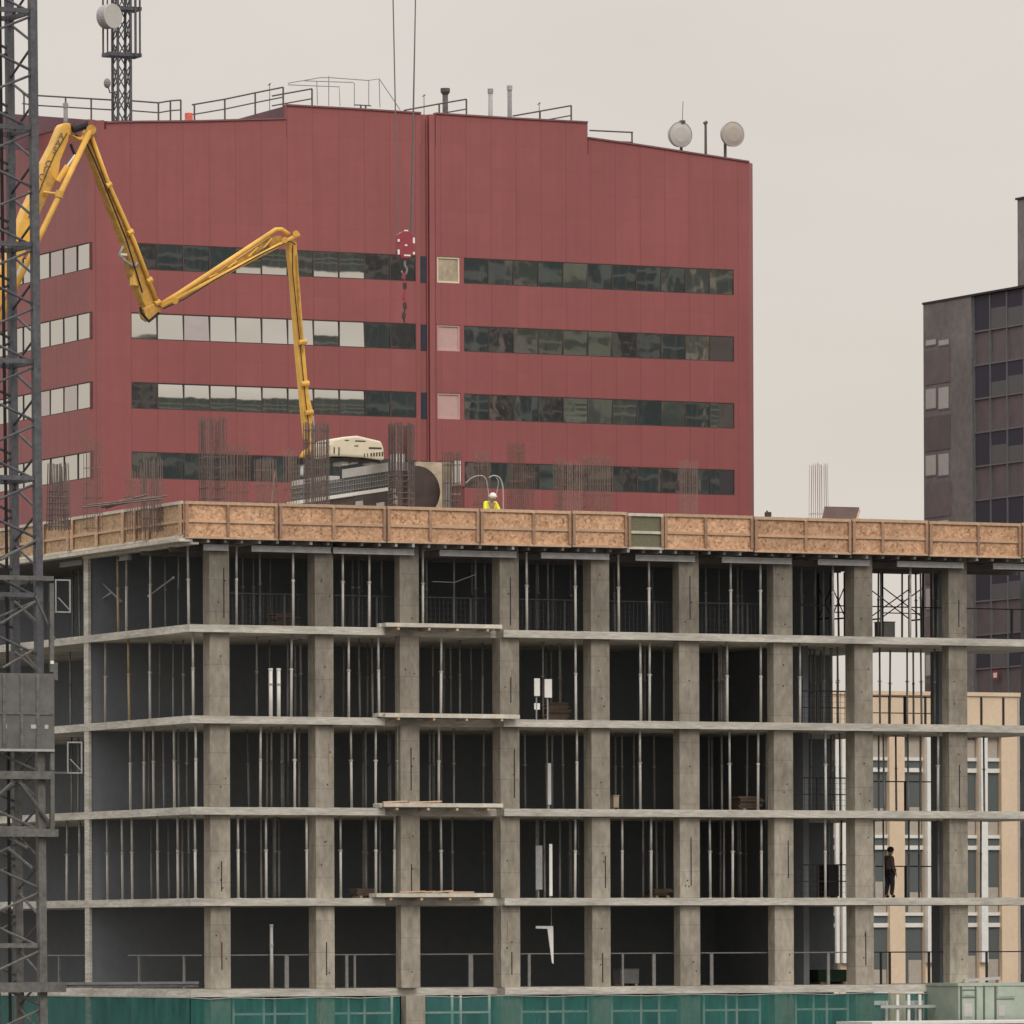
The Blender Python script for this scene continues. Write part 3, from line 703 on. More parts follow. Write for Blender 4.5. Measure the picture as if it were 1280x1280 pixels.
p=Thing('column_shutter','narrow pale shutter with two white uprights right of the drum','shutter',C,C.front(568,600,2.9)[0],2.9,DECK)
a=C.front(554,577,2.9); c=C.front(564,577,2.9)
MB().box(a[0],c[0],2.9,3.0,DECK,a[1]).build('board',M['beige'],p)
for x in (569,573.5):
    a=C.front(x,576,2.9); c=C.front(x+2.4,576,2.9); zl=C.front(x,605,2.9)[1]
    MB().box(a[0],c[0],2.9,2.98,zl,a[1]).build('upright',M['white'],p)
a=C.front(555,600,2.9)[0]; c=C.front(577,600,2.9)[0]
for y in (603,616): MB().box(a,c,2.99,3.05,C.front(560,y+2,2.9)[1],C.front(560,y,2.9)[1]).build('waler',M['timber'],p)
a=C.front(557,600,2.84)[0]; c=C.front(563,600,2.84)[0]
MB().box(a,c,2.84,2.898,DECK,C.front(560,600,2.84)[1]).build('pale_face',M['pale_grey'],p)
# red-brown box beyond
p=Thing('tool_crate','low red brown crate behind the deck edge left of the crouching worker','crate',C,C.front(575,620,4)[0],4,DECK)
a=C.front(567,609,4); c=C.front(581,609,4)
MB().box(a[0],c[0],4,4.8,DECK,a[1]).build('crate_body',mat('maroon_paint',albedo(.16,.05,.05),.6),p,bevel=.02); MB().box(a[0]-.03,c[0]+.03,3.97,4.83,a[1],a[1]+.05).build('lid',M['drum'],p)
# looping conduits
def loop(name,lab,pts,r,s):
    q=[]
    P_=[C.front(x,y,s) for x,y in pts]; P_=[Vector((a,s,z)) for a,z in P_]
    P_=[P_[0]]+P_+[P_[-1]]
    for i in range(1,len(P_)-2):
        for j in range(6):
            u=j/6; a,b,c,d=P_[i-1],P_[i],P_[i+1],P_[i+2]
            q.append(.5*((2*b)+(-a+c)*u+(2*a-5*b+4*c-d)*u*u+(-a+3*b-3*c+d)*u*u*u))
    q.append(P_[-2])
    p=Thing(name,lab,'conduit',C,q[0].x,s,DECK,'looping conduits by the worker')
    MB().path(q,r,6).build('hose',M['duct'],p,smooth=True)
    MB().tube(q[-1],q[-1]+Vector((0,0,-.12)),r*1.5,n=7).build('end_cap',M['dim_steel'],p)
loop('conduit_loop','thin grey conduit arching from the crate to the worker',[(582,604),(590,597),(600,594.5),(607,598),(610,612),(611,622)],.017,3.0)
loop('conduit_loop','pale conduit arching over to the right of the worker',[(611,597),(617,594.5),(624,597),(628,606),(629,620),(629,640)],.024,2.6)
loop('conduit_loop','thin drooping conduit close to the right of the hard hat',[(620,597),(623,602),(621,615),(617,628),(616,640)],.014,2.8)
# ------------------------------------------------------------------ odds and ends inside the storeys
def pipe(px,k,ya,yb,s,w,lab,mt):
    t,za=C.front(px,yb,s); zt=C.front(px,ya,s)[1]; zl=ZS[k]+.004
    p=Thing('gap_light_and_pipe',lab,'pipe',C,t,s,zl,'white gap light uprights and pipe standing in the storeys')
    MB().tube((t,s,zl),(t,s,zt),w,n=12).build('pipe_run',mt,p,smooth=True); MB().tube((t,s,zt),(t,s,zt+.07),w*1.2,n=12).build('pipe_cap',mt,p)
    MB().tube((t,s,zl+(zt-zl)*.68),(t,s,zl+(zt-zl)*.72),w*1.25,n=12).build('coupling',M['dim_steel'],p)
pipe(338.5,3,838,895,.7,.065,'white upright imitating daylight through a gap, first bay, left one of the pair',M['white'])  # white pair paints daylight seen through openings in the core
pipe(348.5,3,838,895,.7,.065,'white upright imitating daylight through a gap, first bay, right one of the pair',M['white'])
pipe(339.5,0,1158,1230,.7,.055,'grey white pipe standing in the first bay on the lowest open storey',M['pale_grey'])
def card(x0,x1,y0_,y1_,s,k,lab,mt=None):
    a,zl=C.front(x0,y1_,s); c,zt=C.front(x1,y0_,s)
    p=Thing('gap_light_and_board',lab,'board',C,a,s,ZS[k],'white gap lights and boards in the fourth bay')
    MB().box(a,c,s,s+.04,zl,zt).build('panel',mt or M['white'],p,bevel=.008)
    MB().tube((a+(c-a)*.5,s+.07,ZS[k]),(a+(c-a)*.5,s+.07,zt-.1),.03,n=6).build('stand',M['dim_steel'],p)
card(668,675,848,870,.7,3,'narrow white board imitating daylight through a gap in the fourth bay below the top storey')  # this pair: white colour stands in for daylight through core openings
card(681,690,849,872,.7,3,'wider white board imitating daylight through a gap in the fourth bay below the top storey')
card(668,675,879,887,.75,3,'small low white board under the narrow one in the fourth bay')
card(685,689,954,1006,.8,2,'tall thin white board in the fourth bay on the third storey down',M['pale_grey'])
card(670,678,1057,1112,.8,1,'pale grey board in the fourth bay on the fourth storey down',M['dim_steel'])
card(687,690.5,1055,1120,.7,1,'narrow white strip standing in the fourth bay on the fourth storey down')
# bent strip like a seven, white colour standing in for doorway daylight
a=[C.front(x,y,.8) for x,y in ((670,1157.5),(691.5,1157.5),(692,1205),(690,1203),(684.5,1161),(670,1160.5))]
p=Thing('gap_light_strip','white seven-shaped strip imitating daylight through a doorway in the fourth lowest bay','gap_light',C,a[0][0],.8,ZS[0])
MB().prism([a[0],a[1],a[2],a[3],a[4],a[5]],.8,.83).build('strip',M['white'],p)
zt=ZS[1]-TH; MB().tube((a[1][0]-.06,.815,a[1][1]-.02),(a[1][0]-.06,.815,zt),.012,n=5).build('gap_light_hanger_wire',M['dim_steel'],p)
# boxes
def crate(x0,x1,yt,s,k,lab,mt,name='crate',cat='crate',d=.6):
    a=C.front(x0,1000,s)[0]; c,zt=C.front(x1,yt,s); z=ZS[k]+.003
    p=Thing(name,lab,cat,C,a,s,z)
    MB().box(a,c,s,s+d,z+.08,zt).build('body',mt,p,bevel=.02)
    for f in (.08,.82): MB().box(a+(c-a)*f,a+(c-a)*(f+.1),s+.02,s+d-.02,z,z+.078).build('runner',M['timber'],p)
    MB().box(a-.015,c+.015,s-.012,s+d+.012,zt+.001,zt+.03).build('lid',mt,p)
crate(767,774,995,1.5,2,'small pale box on the floor of the fifth bay on the third storey down',M['beige'])
crate(775,799,1212,2.2,0,'grey crate on the floor of the fifth bay on the lowest open storey',M['mid_grey'])
crate(1022,1061,1213,4.2,0,'dark green wrapped stack at the back of the seventh bay',M['green_tarp'],'wrapped_stack','stack',1.0)
crate(1035,1049,1082,3.2,1,'black wrapped pallet stack in the seventh bay on the fourth storey down',M['navy'],'pallet_stack','stack',.8)
crate(1104,1119,795-17,4.5,4,'pale grey crate at the back of the eighth bay on the top storey',M['pale_grey'],'steel_crate','crate',.6)
def stack(x0,x1,yt,s,k,lab):
    a=C.front(x0,1000,s)[0]; c,zt=C.front(x1,yt,s); z=ZS[k]+.003
    p=Thing('timber_stack',lab,'timber stack',C,a,s,z,'timber stacks deep in the bays')
    zz_=z+.1
    for f in (.15,.8): MB().box(a+(c-a)*f,a+(c-a)*f+.1,s,s+.6,z,z+.098).build('bearer',M['timber'],p)
    while zz_<zt:
        MB().box(a+random.uniform(-.08,.08),c+random.uniform(-.12,.1),s+random.uniform(-.03,.03),s+.6,zz_,zz_+.055).build('plank',M['old_timber'],p); zz_+=.06
stack(683,712,879,2.6,3,'brown timber stack in the fourth bay on the storey below the top')
stack(925,952,996,2.2,2,'brown timber stack in the sixth bay on the third storey down')
stack(446,470,1112,2.4,1,'brown timber stack in the second bay on the fourth storey down')
stack(345,372,768,3.0,4,'brown timber stack in the first bay on the top storey')
stack(816,838,1112,3.0,1,'brown timber stack in the fifth bay on the fourth storey down')
# cross braced shoring tower at the right end, top storey
def xtower(xa,xb,s,lab):
    ta=C.front(xa,760,s)[0]; tb=C.front(xb,760,s)[0]; z=ZS[4]+.003; zt=zb-.35
    p=Thing('shoring_tower',lab,'shoring tower',C,ta,s,z,'cross braced shoring towers')
    for q in (s,s+1.0):
        for t in (ta,tb): MB().tube((t,q,z),(t,q,zt),.045,n=7).build('leg',M['black'],p)
    b=MB()
    for q in (s,s+1.0):
        b.tube((ta,q,z+.9),(tb,q,zt-.5),.022,n=5).tube((ta,q,zt-.5),(tb,q,z+.9),.022,n=5)
    b.tube((ta,s,z+1.05),(tb,s,z+1.05),.02,n=5); b.tube((ta,s,z+.85),(ta,s+1,z+.85),.03,n=5).tube((tb,s,z+.85),(tb,s+1,z+.85),.03,n=5)
    b.build('cross_brace',M['black'],p)
    MB().box(ta-.1,tb+.1,s+.44,s+.56,zt,zt+.18).build('head_beam',M['ply'],p)
xtower(1103,1154,4.0,'black cross braced shoring tower in the eighth bay on the top storey')
xtower(1040,1056,4.2,'narrow black shoring tower in the seventh bay on the top storey')
# hanging wire on the top storey
loopmat=M['galv']
a=[C.front(x,y,.6) for x,y in ((540,727),(568,728),(595,718))]
p=Thing('hanging_wire','thin wire sagging between props in the third bay on the top storey','wire',C,a[0][0],.6,a[0][1])
MB().path([(u,.6,v) for u,v in a],.012,5).build('wire',M['dim_steel'],p)

# ------------------------------------------------------------------ safety netting below the lowest slab
zt=ZS[0]-TH-.03
edges=[C.front(x,1250,-.05)[0] for x in (240,288,400,500)]+[C.front(527,1250,-.05)[0]]+[C.front(x,1250,-.05)[0] for x in (630,752,865,985,1085,1200)]
spans=[(edges[i],edges[i+1]) for i in range(len(edges)-1) if i!=3]
spans[0]=(-.05,spans[0][1])
def net_sheet(b,fn,n=14,m=4):
    base=len(b.v)
    for i in range(n+1):
        for j in range(m+1): b.v.append(fn(i/n,j/m))
    for i in range(n):
        for j in range(m):
            a=base+i*(m+1)+j; b.f.append((a,a+1,a+m+2,a+m+1))
for i,(a,c) in enumerate(spans):
    lab='green safety netting sheet below the lowest slab, %s from the corner'%NUM[i]
    p=Thing('safety_netting',lab,'netting',C,a,-.05,0,'green netting sheets round the base')
    ph=random.uniform(0,6)
    b=MB(); net_sheet(b,lambda u,v:(a+(c-a)*u,-.06+.05*math.sin(9*u*(c-a)/3+ph)*(.4+.6*v)+.03*math.sin(23*u+ph),zt-(zt-.2)*v-(.05*math.sin(math.pi*u)if v==0 else 0)),24,4)
    b.build('net',M['net'],p,smooth=True)
    MB().path([(a,-.07,zt+.005),((a+c)/2,-.07,zt-.045),(c,-.07,zt+.005)],.015,5).build('edge_rope',M['duct'],p)
# left face net
p=Thing('safety_netting','green safety netting on the left face behind the mast foot','netting',C,-.05,6,0,'green netting sheets round the base')
b=MB(); net_sheet(b,lambda u,v:(-.06+.05*math.sin(40*u),-.02+17*u,zt-(zt-.2)*v),30,4); b.build('net',M['net'],p,smooth=True)
MB().tube((-.06,-.02,zt+.01),(-.06,17,zt+.01),.015,n=5).build('edge_rope',M['duct'],p)
# frames seen through the netting
k=0
for (xa,xb) in ((292,384),(400,490),(530,612),(652,736),(765,848),(880,950),(995,1060)):
    ta=C.front(xa,1260,.5)[0]; tb=C.front(xb,1260,.5)[0]; zt2=ZS[0]-TH
    p=Thing('window_frame','pale window frame behind the netting in the %s bay from the corner'%NUM[k],'window frame',C,ta,.5,0,'window frames behind the netting'); k+=1
    b=MB()
    xs=[ta,ta+(tb-ta)*random.uniform(.3,.45),ta+(tb-ta)*random.uniform(.55,.72),tb]
    for t in xs: b.box(t-.04,t+.04,.5,.58,.6,zt2-.02)
    b.build('mullion',M['white'],p)
    z=zt2-.62; MB().box(xs[0]+.04,xs[1]-.04,.5,.58,z,z+.07).box(xs[1]+.04,xs[2]-.04,.5,.58,z,z+.07).box(xs[2]+.04,xs[3]-.04,.5,.58,z,z+.07).build('transom',M['white'],p)
    MB().box(ta+.05,tb-.05,.55,.57,.6,zt2-.05).build('pane',M['dark_glass'],p)
# white rail frame at right, in front of the net
p=Thing('scaffold_frame','white post and rail frame in front of the netting, left of the pale green container','scaffold frame',C,C.front(1103,1260,-.6)[0],-.6,0)
zr=C.front(1150,1258,-.6)[1]; ta=C.front(1101,1258,-.6)[0]; tb=C.front(1196,1258,-.6)[0]
MB().box(ta,tb,-.62,-.56,zr-.05,zr+.05).build('rail',M['pale_grey'],p)
for x in (1123,1137,1151):
    t=C.front(x,1260,-.6)[0]; MB().box(t-.05,t+.05,-.558,-.5,0,C.front(x,1243,-.6)[1]).build('post',M['white'],p)
for x in (1108,1145,1169):
    t,z=C.front(x,1251,-.3); MB().tube((t,-.3,0),(t,-.3,z),.05,n=8).build('standard',M['pale_grey'],p)
# pale green container
sK=-2.2
def kp(x,y): return C.front(x,y,sK)
ta,zt3=kp(1198,1229); tb=kp(1345,1229)[0]
p=Thing('site_container','pale green steel site container with framed doors at the lower right corner','container',C,ta,sK,0)
MB().box(ta,tb,sK,sK+2.4,.15,zt3-.1).build('body',M['container'],p,bevel=.02)
MB().box(ta-.04,tb+.04,sK-.04,sK+2.44,zt3-.1,zt3).build('roof_rim',M['container'],p)
b=MB()
for (x0,x1,y0_,y1_) in ((1200,1202.5,1232,1276),(1218.5,1220,1232,1276),(1229,1231,1232,1276),(1243,1245.5,1232,1276)):
    a,z=kp(x0,y1_); c,z2=kp(x1,y0_); b.box(a,c,sK-.012,sK+.005,z,z2)
for (x0,x1,y) in ((1203,1218,1237),(1203,1218,1246),(1245.5,1268,1248)):
    a,z=kp(x0,y+1.5); c,z2=kp(x1,y); b.box(a,c,sK-.014,sK+.005,z,z2)
b.build('door_seam',M['container_dark'],p)
for (x0,x1,y0_,y1_) in ((1204,1217,1238.5,1244.5),(1247,1268,1233,1246),(1221,1228,1235,1275)):
    a,z=kp(x0,y1_); c,z2=kp(x1,y0_); MB().box(a,c,sK-.03,sK-.001,z,z2).build('door_panel',M['container'],p,bevel=.01)
for (x0,x1,y0_,y1_) in ((1205,1215,1254,1271),(1248,1256,1256,1270)):
    a,z=kp(x0,y1_); c,z2=kp(x1,y0_); MB().box(a,c,sK-.018,sK-.001,z,z2).build('vent_panel',M['pale_grey'],p)
p=Thing('awning_pole','grey pole lying on the container roof','pole',C,kp(1215,1226)[0],sK+.4,zt3)
a=kp(1212,1228); c=kp(1262,1224); MB().bar((a[0],sK+.4,zt3+.09),(c[0],sK+.7,zt3+.16),.12,.1).build('pole',M['pale_grey'],p); MB().box(a[0],a[0]+.1,sK+.35,sK+.6,zt3,zt3+.05).box(c[0]-.1,c[0],sK+.55,sK+.8,zt3,zt3+.1).build('block',M['timber'],p)
# white cabin roof at the frame edge
ta,zt4=C.front(1090,1277.5,-5); tb=C.front(1345,1277,-5)[0]
p=Thing('white_cabin','white cabin whose flat roof edge just shows along the bottom right','cabin',C,ta,-5,0)
MB().box(ta+.08,tb-.08,-4.92,-2.6,.1,zt4-.09).build('cabin_wall',M['pale_grey'],p); MB().box(ta,tb,-5,-2.5,zt4-.09,zt4).build('roof',M['white'],p)
MB().box(ta+1.2,ta+2.1,-4.95,-4.921,.15,2.2).build('door',M['mid_grey'],p)
# ------------------------------------------------------------------ people (one skinned surface each)
def skin_mesh(name, nodes, edges_, mt, root=0, lvl=1):
    me=bpy.data.meshes.new(name); me.from_pydata([n[0] for n in nodes],edges_,[])
    o=bpy.data.objects.new(name,me); COL.objects.link(o)
    m=o.modifiers.new('s','SKIN'); m.use_smooth_shade=True
    lay=me.skin_vertices[0] if me.skin_vertices else None
    for i,n in enumerate(nodes):
        r=n[1]; lay.data[i].radius=(r,r) if not isinstance(r,tuple) else r
        lay.data[i].use_root=(i==root)
    ss=o.modifiers.new('u','SUBSURF'); ss.levels=lvl; ss.render_levels=lvl
    dg=bpy.context.evaluated_depsgraph_get(); me2=bpy.data.meshes.new_from_object(o.evaluated_get(dg))
    bpy.data.objects.remove(o); me2.materials.clear(); me2.materials.append(mt); me2.name=name
    for q in me2.polygons: q.use_smooth=True
    return me2
def add_child(me,name,th):
    o=bpy.data.objects.new(name,me); COL.objects.link(o); o.parent=th.e; return o
def hands(parent_nodes): pass
def person(th, J, mats, helmet=None):
    "J: joints in local coords; body is one continuous skin, garments are shells over it"
    names=list(J); idx={n:i for i,n in enumerate(names)}
    R={'pelvis':.135,'waist':.125,'chest':.155,'neck':.055,'jaw':.085,'head':.105,'crown':.075,
       'shl':.075,'ell':.05,'wrl':.035,'pal':.042,'shr':.075,'elr':.05,'wrr':.035,'par':.042,
       'hil':.1,'knl':.068,'anl':.046,'tol':.042,'hir':.1,'knr':.068,'anr':.046,'tor':.042}
    nodes=[(J[n],R[n]) for n in names]
    E=[('pelvis','waist'),('waist','chest'),('chest','neck'),('neck','jaw'),('jaw','head'),('head','crown'),('chest','shl'),('shl','ell'),('ell','wrl'),('wrl','pal'),('chest','shr'),('shr','elr'),('elr','wrr'),('wrr','par'),
       ('pelvis','hil'),('hil','knl'),('knl','anl'),('anl','tol'),('pelvis','hir'),('hir','knr'),('knr','anr'),('anr','tor')]
    E=[(idx[a],idx[b]) for a,b in E]
    for sd in ('l','r'):                       # five fingers rooted in each palm
        w=Vector(J['wr'+sd]); pl=Vector(J['pa'+sd]); d=(pl-w).normalized(); sx=d.orthogonal().normalized()
        for f,(off,ln) in enumerate(((-.03,.05),(-.012,.075),(.006,.085),(.022,.078),(.036,.06))):
            b0=len(nodes); k=pl+sx*off+d*(.03 if f else -.01); tip=k+d*ln*.6+sx*(-.03 if f==0 else 0)
            nodes+=[(tuple(k),.011),(tuple(tip),.009),(tuple(tip+d*ln*.4+Vector((0,0,-.012))),.007)]
            E+=[(idx['pa'+sd],b0),(b0,b0+1),(b0+1,b0+2)]
    add_child(skin_mesh('body',nodes,E,mats['skin'],0),'body',th)
    def shell(nm,lst,ed,grow,mt,lv=1):
        nd=[(J[n],R[n]+grow) for n in lst]; ii={n:i for i,n in enumerate(lst)}
        add_child(skin_mesh(nm,nd,[(ii[a],ii[b]) for a,b in ed],mt,0,lv),nm,th)
    shell('trousers',['pelvis','hil','knl','anl','hir','knr','anr'],[('pelvis','hil'),('hil','knl'),('knl','anl'),('pelvis','hir'),('hir','knr'),('knr','anr')],.022,mats['legs'])
    shell('jacket',['chest','waist','pelvis','shl','ell','wrl','shr','elr','wrr'],[('chest','waist'),('waist','pelvis'),('chest','shl'),('shl','ell'),('ell','wrl'),('chest','shr'),('shr','elr'),('elr','wrr')],.025,mats['top'])
    if 'vest' in mats: shell('vest',['chest','waist','pelvis','shl','shr'],[('chest','waist'),('waist','pelvis'),('chest','shl'),('chest','shr')],.04,mats['vest'])
    for sd in 'lr':
        shell('boot',['an'+sd,'to'+sd],[('an'+sd,'to'+sd)],.02,M['black'])
    h=Vector(J['head']); c=Vector(J['crown']); j=Vector(J['jaw']); up=(c-h).normalized()
    if 'face' in mats:
        fd=mats['face']; sx=up.cross(fd).normalized()
        b=MB(); 
        b.ball(tuple(h+fd*.108-up*.03),.016,.016,.022,8,6); ob=b.build('nose',mats['skin'],th2(th))
        b=MB(); b.ball(tuple(h+fd*.092+sx*.035),.012,.012,.010,8,6).ball(tuple(h+fd*.092-sx*.035),.012,.012,.010,8,6); b.build('eyes',M['hair'],th2(th))
        b=MB(); b.ball(tuple(h+sx*.108-up*.01),.014,.022,.032,8,6).ball(tuple(h-sx*.108-up*.01),.014,.022,.032,8,6); b.build('ears',mats['skin'],th2(th))
        b=MB(); b.bar(h+fd*.094-up*.075+sx*.025,h+fd*.094-up*.075-sx*.025,.012,.01); b.build('mouth',M['jacket'],th2(th))
    b=MB()
    b.ball(tuple(h+up*.05),.125,.125,.115,14,8)
    b.build('hard_hat' if helmet else 'hair', helmet or M['hair'], th2(th), smooth=True)
    if helmet:
        b=MB(); b.tube(tuple(h+up*.035),tuple(h+up*.05),.155,n=16); b.build('hat_brim',helmet,th2(th))
class th2:
    def __init__(self,th): self.o=(0,0,0); self.e=th.e
# crouching worker behind the forms
t_,zh=C.front(612.5,616,1.5)
pw=Thing('person','crouching worker in bright yellow hi-vis top and white hard hat behind the deck formwork','person',C,t_,1.5,DECK)
J={'pelvis':(0,.15,.40),'waist':(0,.06,.58),'chest':(0,-.03,.83),'neck':(0,-.14,.98),'jaw':(0,-.2,1.01),'head':(0,-.22,1.07),'crown':(0,-.23,1.13),
   'shl':(-.19,-.04,.92),'ell':(-.27,-.2,.68),'wrl':(-.15,-.40,.58),'pal':(-.12,-.46,.55),'shr':(.19,-.04,.92),'elr':(.27,-.2,.68),'wrr':(.15,-.40,.58),'par':(.12,-.46,.55),
   'hil':(-.10,.13,.36),'knl':(-.16,-.28,.46),'anl':(-.13,-.02,.10),'tol':(-.15,-.2,.05),'hir':(.10,.13,.36),'knr':(.16,-.05,.08),'anr':(.14,.34,.09),'tor':(.14,.42,.05)}
zoff=(zh-DECK)-1.31
kz2=(zh-DECK)/1.2
J={n:(x,y,z*kz2) for n,(x,y,z) in J.items()}
(lambda *a:0)('worker scale',kz2)
person(pw,J,{'skin':M['skin'],'legs':M['navy'],'top':M['hivis'],'vest':M['hivis'],'face':Vector((0,-1,0))},M['white'])
PW_DZ=zoff
# standing man in the eighth bay
t_=C.front(1112,1100,2.6)[0]
pm=Thing('person','dark haired man in brown jacket and dark trousers standing at the open slab edge','person',C,t_,2.6,ZS[1]+.003)
J={'pelvis':(0,0,.93),'waist':(0,0,1.10),'chest':(0,0,1.33),'neck':(.01,-.01,1.50),'jaw':(.03,-.02,1.56),'head':(.03,-.02,1.65),'crown':(.03,-.02,1.72),
   'shl':(-.05,-.18,1.42),'ell':(-.05,-.23,1.13),'wrl':(.08,-.22,.90),'pal':(.11,-.22,.83),'shr':(-.02,.18,1.42),'elr':(.0,.24,1.13),'wrr':(.14,.2,.93),'par':(.18,.2,.87),
   'hil':(0,-.09,.90),'knl':(.05,-.10,.50),'anl':(.0,-.11,.09),'tol':(.14,-.12,.05),'hir':(0,.09,.90),'knr':(.0,.11,.50),'anr':(-.08,.12,.09),'tor':(.06,.13,.05)}
person(pm,J,{'skin':M['skin'],'legs':M['navy'],'top':M['jacket'],'face':Vector((1,0,0))})
pm.e.rotation_euler=(0,0,ANG+.2)

# ================================================================== TOWER CRANE MAST
K=frame_at(47.5,700,206.0)
kz=K.front(47.5,700)[1]; LE=.0065
mw=1.9
zlo,zhi=0.0,K.front(40,-120)[1]
p=Thing('crane_mast','dark grey lattice crane mast running up the left edge of the photo','crane mast',K,0,0,0)
def kx(z): return -LE*(z-kz)
def kpnt(t,s,z): return (t+kx(z),s,z)
zsw=K.front(40,880)[1]
for (t,s) in ((0,0),(-mw,0),(0,mw),(-mw,mw)):
    MB().bar(kpnt(t,s,zlo),kpnt(t,s,zsw),.24,.24,(0,1,0)).build('chord',M['mast_low'],p)
    MB().bar(kpnt(t,s,zsw),kpnt(t,s,zhi),.23,.23,(0,1,0)).build('chord',M['mast'],p)
per=K.front(40,700)[1]-K.front(40,773)[1]
zn=K.front(40,18)[1]
def face(a,b,phase,lo,hi,mt,nm):
    m_=MB(); z=zn-math.floor((zn-lo)/per)*per+phase*per
    while z<hi:
        m_.tube(kpnt(*a,z+.04),kpnt(*b,z+per/2-.04),.042,n=6); m_.tube(kpnt(*b,z+per/2+.04),kpnt(*a,z+per-.04),.042,n=6); z+=per
    m_.build(nm,mt,p)
for (a,b,ph) in (((0,0),(-mw,0),0),((0,0),(0,mw),.5),((-mw,0),(-mw,mw),.0),((0,mw),(-mw,mw),.5)):
    face(a,b,ph,zlo,zsw-per*.3,M['mast_low'],'face_bracing'); face(a,b,ph,zsw,zhi-per,M['mast'],'face_bracing')
z=zn+.1-2*per*20
while z<zhi:
    if z>zlo:
        b=MB()
        for a,c in (((0,0),(-mw,0)),((0,0),(0,mw)),((-mw,0),(-mw,mw)),((0,mw),(-mw,mw))): b.bar(kpnt(*a,z),kpnt(*c,z),.12,.14)
        b.build('ring_frame',M['mast'] if z>zsw else M['mast_low'],p)
    z+=2*per
b=MB(); 
for s in (1.2,1.5): b.tube(kpnt(-.9,s,zlo),kpnt(-.9,s,zhi),.025,n=5)
z=.3
while z<zhi: b.tube(kpnt(-.9,1.2,z),kpnt(-.9,1.5,z),.014,n=4); z+=.6
b.build('ladder',M['mast'],p)
MB().path([kpnt(-.35,mw-.1,zlo),kpnt(-.3,mw-.1,zhi*.5),kpnt(-.35,mw-.1,zhi)],.05,6).build('power_cable',M['black'],p)
# climbing frame round the mast
def kz_(y): return K.front(60,y,-.35)[1]
sq=-.35; tq=K.front(68,900,sq)[0]; tl=-mw-.5; sb=mw+.4
p=Thing('climbing_frame','grey clad climbing frame collar wrapped around the lower crane mast','climbing frame',K,tq,sq,0)
MB().box(tl,tq,sq,sq+.05,kz_(938),kz_(842)).build('cladding_front',M['clad'],p); MB().box(tq-.05,tq,sq+.051,sb,kz_(938),kz_(842)).build('cladding_side',M['clad'],p)
b=MB()
for x in (5,27,47): 
    t=K.front(x,900,sq)[0]; b.box(t-.05,t+.05,sq-.035,sq-.001,kz_(937),kz_(843))
b.box(tl,tq-.05,sq-.03,sq-.001,kz_(893.5),kz_(891)); b.build('cladding_rib',M['mast_low'],p)
MB().box(tl,tq-.02,sq-.06,sq-.002,kz_(939.5),kz_(936.5)).build('bottom_trim',M['beam'],p)
b=MB()
for x,w in ((6,.06),(42,.09),(58,.06)):
    t=K.front(x,908,sq)[0]; b.box(t-w,t+w,sq-.012,sq-.002,kz_(911),kz_(906))
b.build('paint_mark',M['pale_grey'],p)
for y,h,w in ((723,.14,.12),(969,.24,.22),(1041,.24,.24),(1234,.3,.3)):
    z=kz_(y); ex=.12 if y in (1041,) else (.35 if y==1234 else 0)
    MB().box(tl,tq+ex,sq,sq+w,z-h/2,z+h/2).build('ring_beam',M['mast_low'],p)
    MB().box(tq-w,tq,sq+w+.002,sb,z-h/2,z+h/2).build('ring_beam',M['mast_low'],p)
MB().box(tq-.13,tq,sq-.002,sq+.12,kz_(840),kz_(729)).build('corner_post',M['mast_low'],p)
MB().box(tq-.13,tq,sq+.002,sq+.13,kz_(1036),kz_(972)).box(tq-.13,tq,sq+.002,sq+.13,kz_(963),kz_(940)).build('corner_post',M['mast_low'],p)
MB().box(tq-.13,tq-.02,sq-.03,sq-.003,kz_(830),kz_(826)).build('bright_fitting',M['white'],p)
MB().box(tq-.02,tq+.12,sq,sq+.1,kz_(850),kz_(828)).build('bracket',M['mast_low'],p)
b=MB(); 
for (xa,ya,xb,yb) in ((0,700,44,676),(44,752,0,780),(18,752,44,776),(44,745,68,800),(3,835,42,812),(18,815,46,838),(46,836,30,818)):
    pa=K.front(xa,ya,-.1); pb=K.front(xb,yb,-.1); MB().tube((pa[0],-.12,pa[1]),(pb[0],-.12,pb[1]),.045,n=6).build('stay',M['mast_low'],p)
b=MB()
for (xa,ya,xb,yb) in ((-8,1000,22,973),(22,973,62,1028),(0,1040,34,1060),(10,1060,40,1085)):
    pa=K.front(xa,ya,sq+.1); pb=K.front(xb,yb,sq+.1); MB().tube((pa[0],sq+.14,pa[1]),(pb[0],sq+.14,pb[1]),.055,n=6).build('stay',M['mast_low'],p)
def rframe(x0,x1,y0_,y1_,lab,th_=.04):
    s=sq+.3; a,zt=K.front(x0,y0_,s); c,zl=K.front(x1,y1_,s)
    q=Thing('platform_railing',lab,'railing',K,a,s,zl,'small railings on the climbing frame')
    MB().box(a,c,s,s+th_,zt-th_,zt).build('top_bar',M['rail2'],q); MB().box(a,c,s,s+th_,zl,zl+th_).build('bottom_bar',M['rail2'],q)
    MB().box(c-th_,c,s,s+th_,zl+th_,zt-th_).build('upright',M['rail2'],q); MB().box(a,a+th_,s,s+th_,zl+th_,zt-th_).build('upright',M['rail2'],q)
    MB().tube((a+(c-a)*.2,s+.02,zl+(zt-zl)*.45),(c-.05,s+.02,zl+.1),.02,n=5).build('stay',M['rail2'],q)
    MB().bar((tq,s,zl+.02),(a,s,zl+.02),.06,.06).build('tie_arm',M['mast_low'],q)
rframe(69,88.5,724,766,'grey rectangular railing beside the upper part of the climbing frame')
rframe(84,103,927,967,'grey rectangular railing beside the lower edge of the grey cladding')
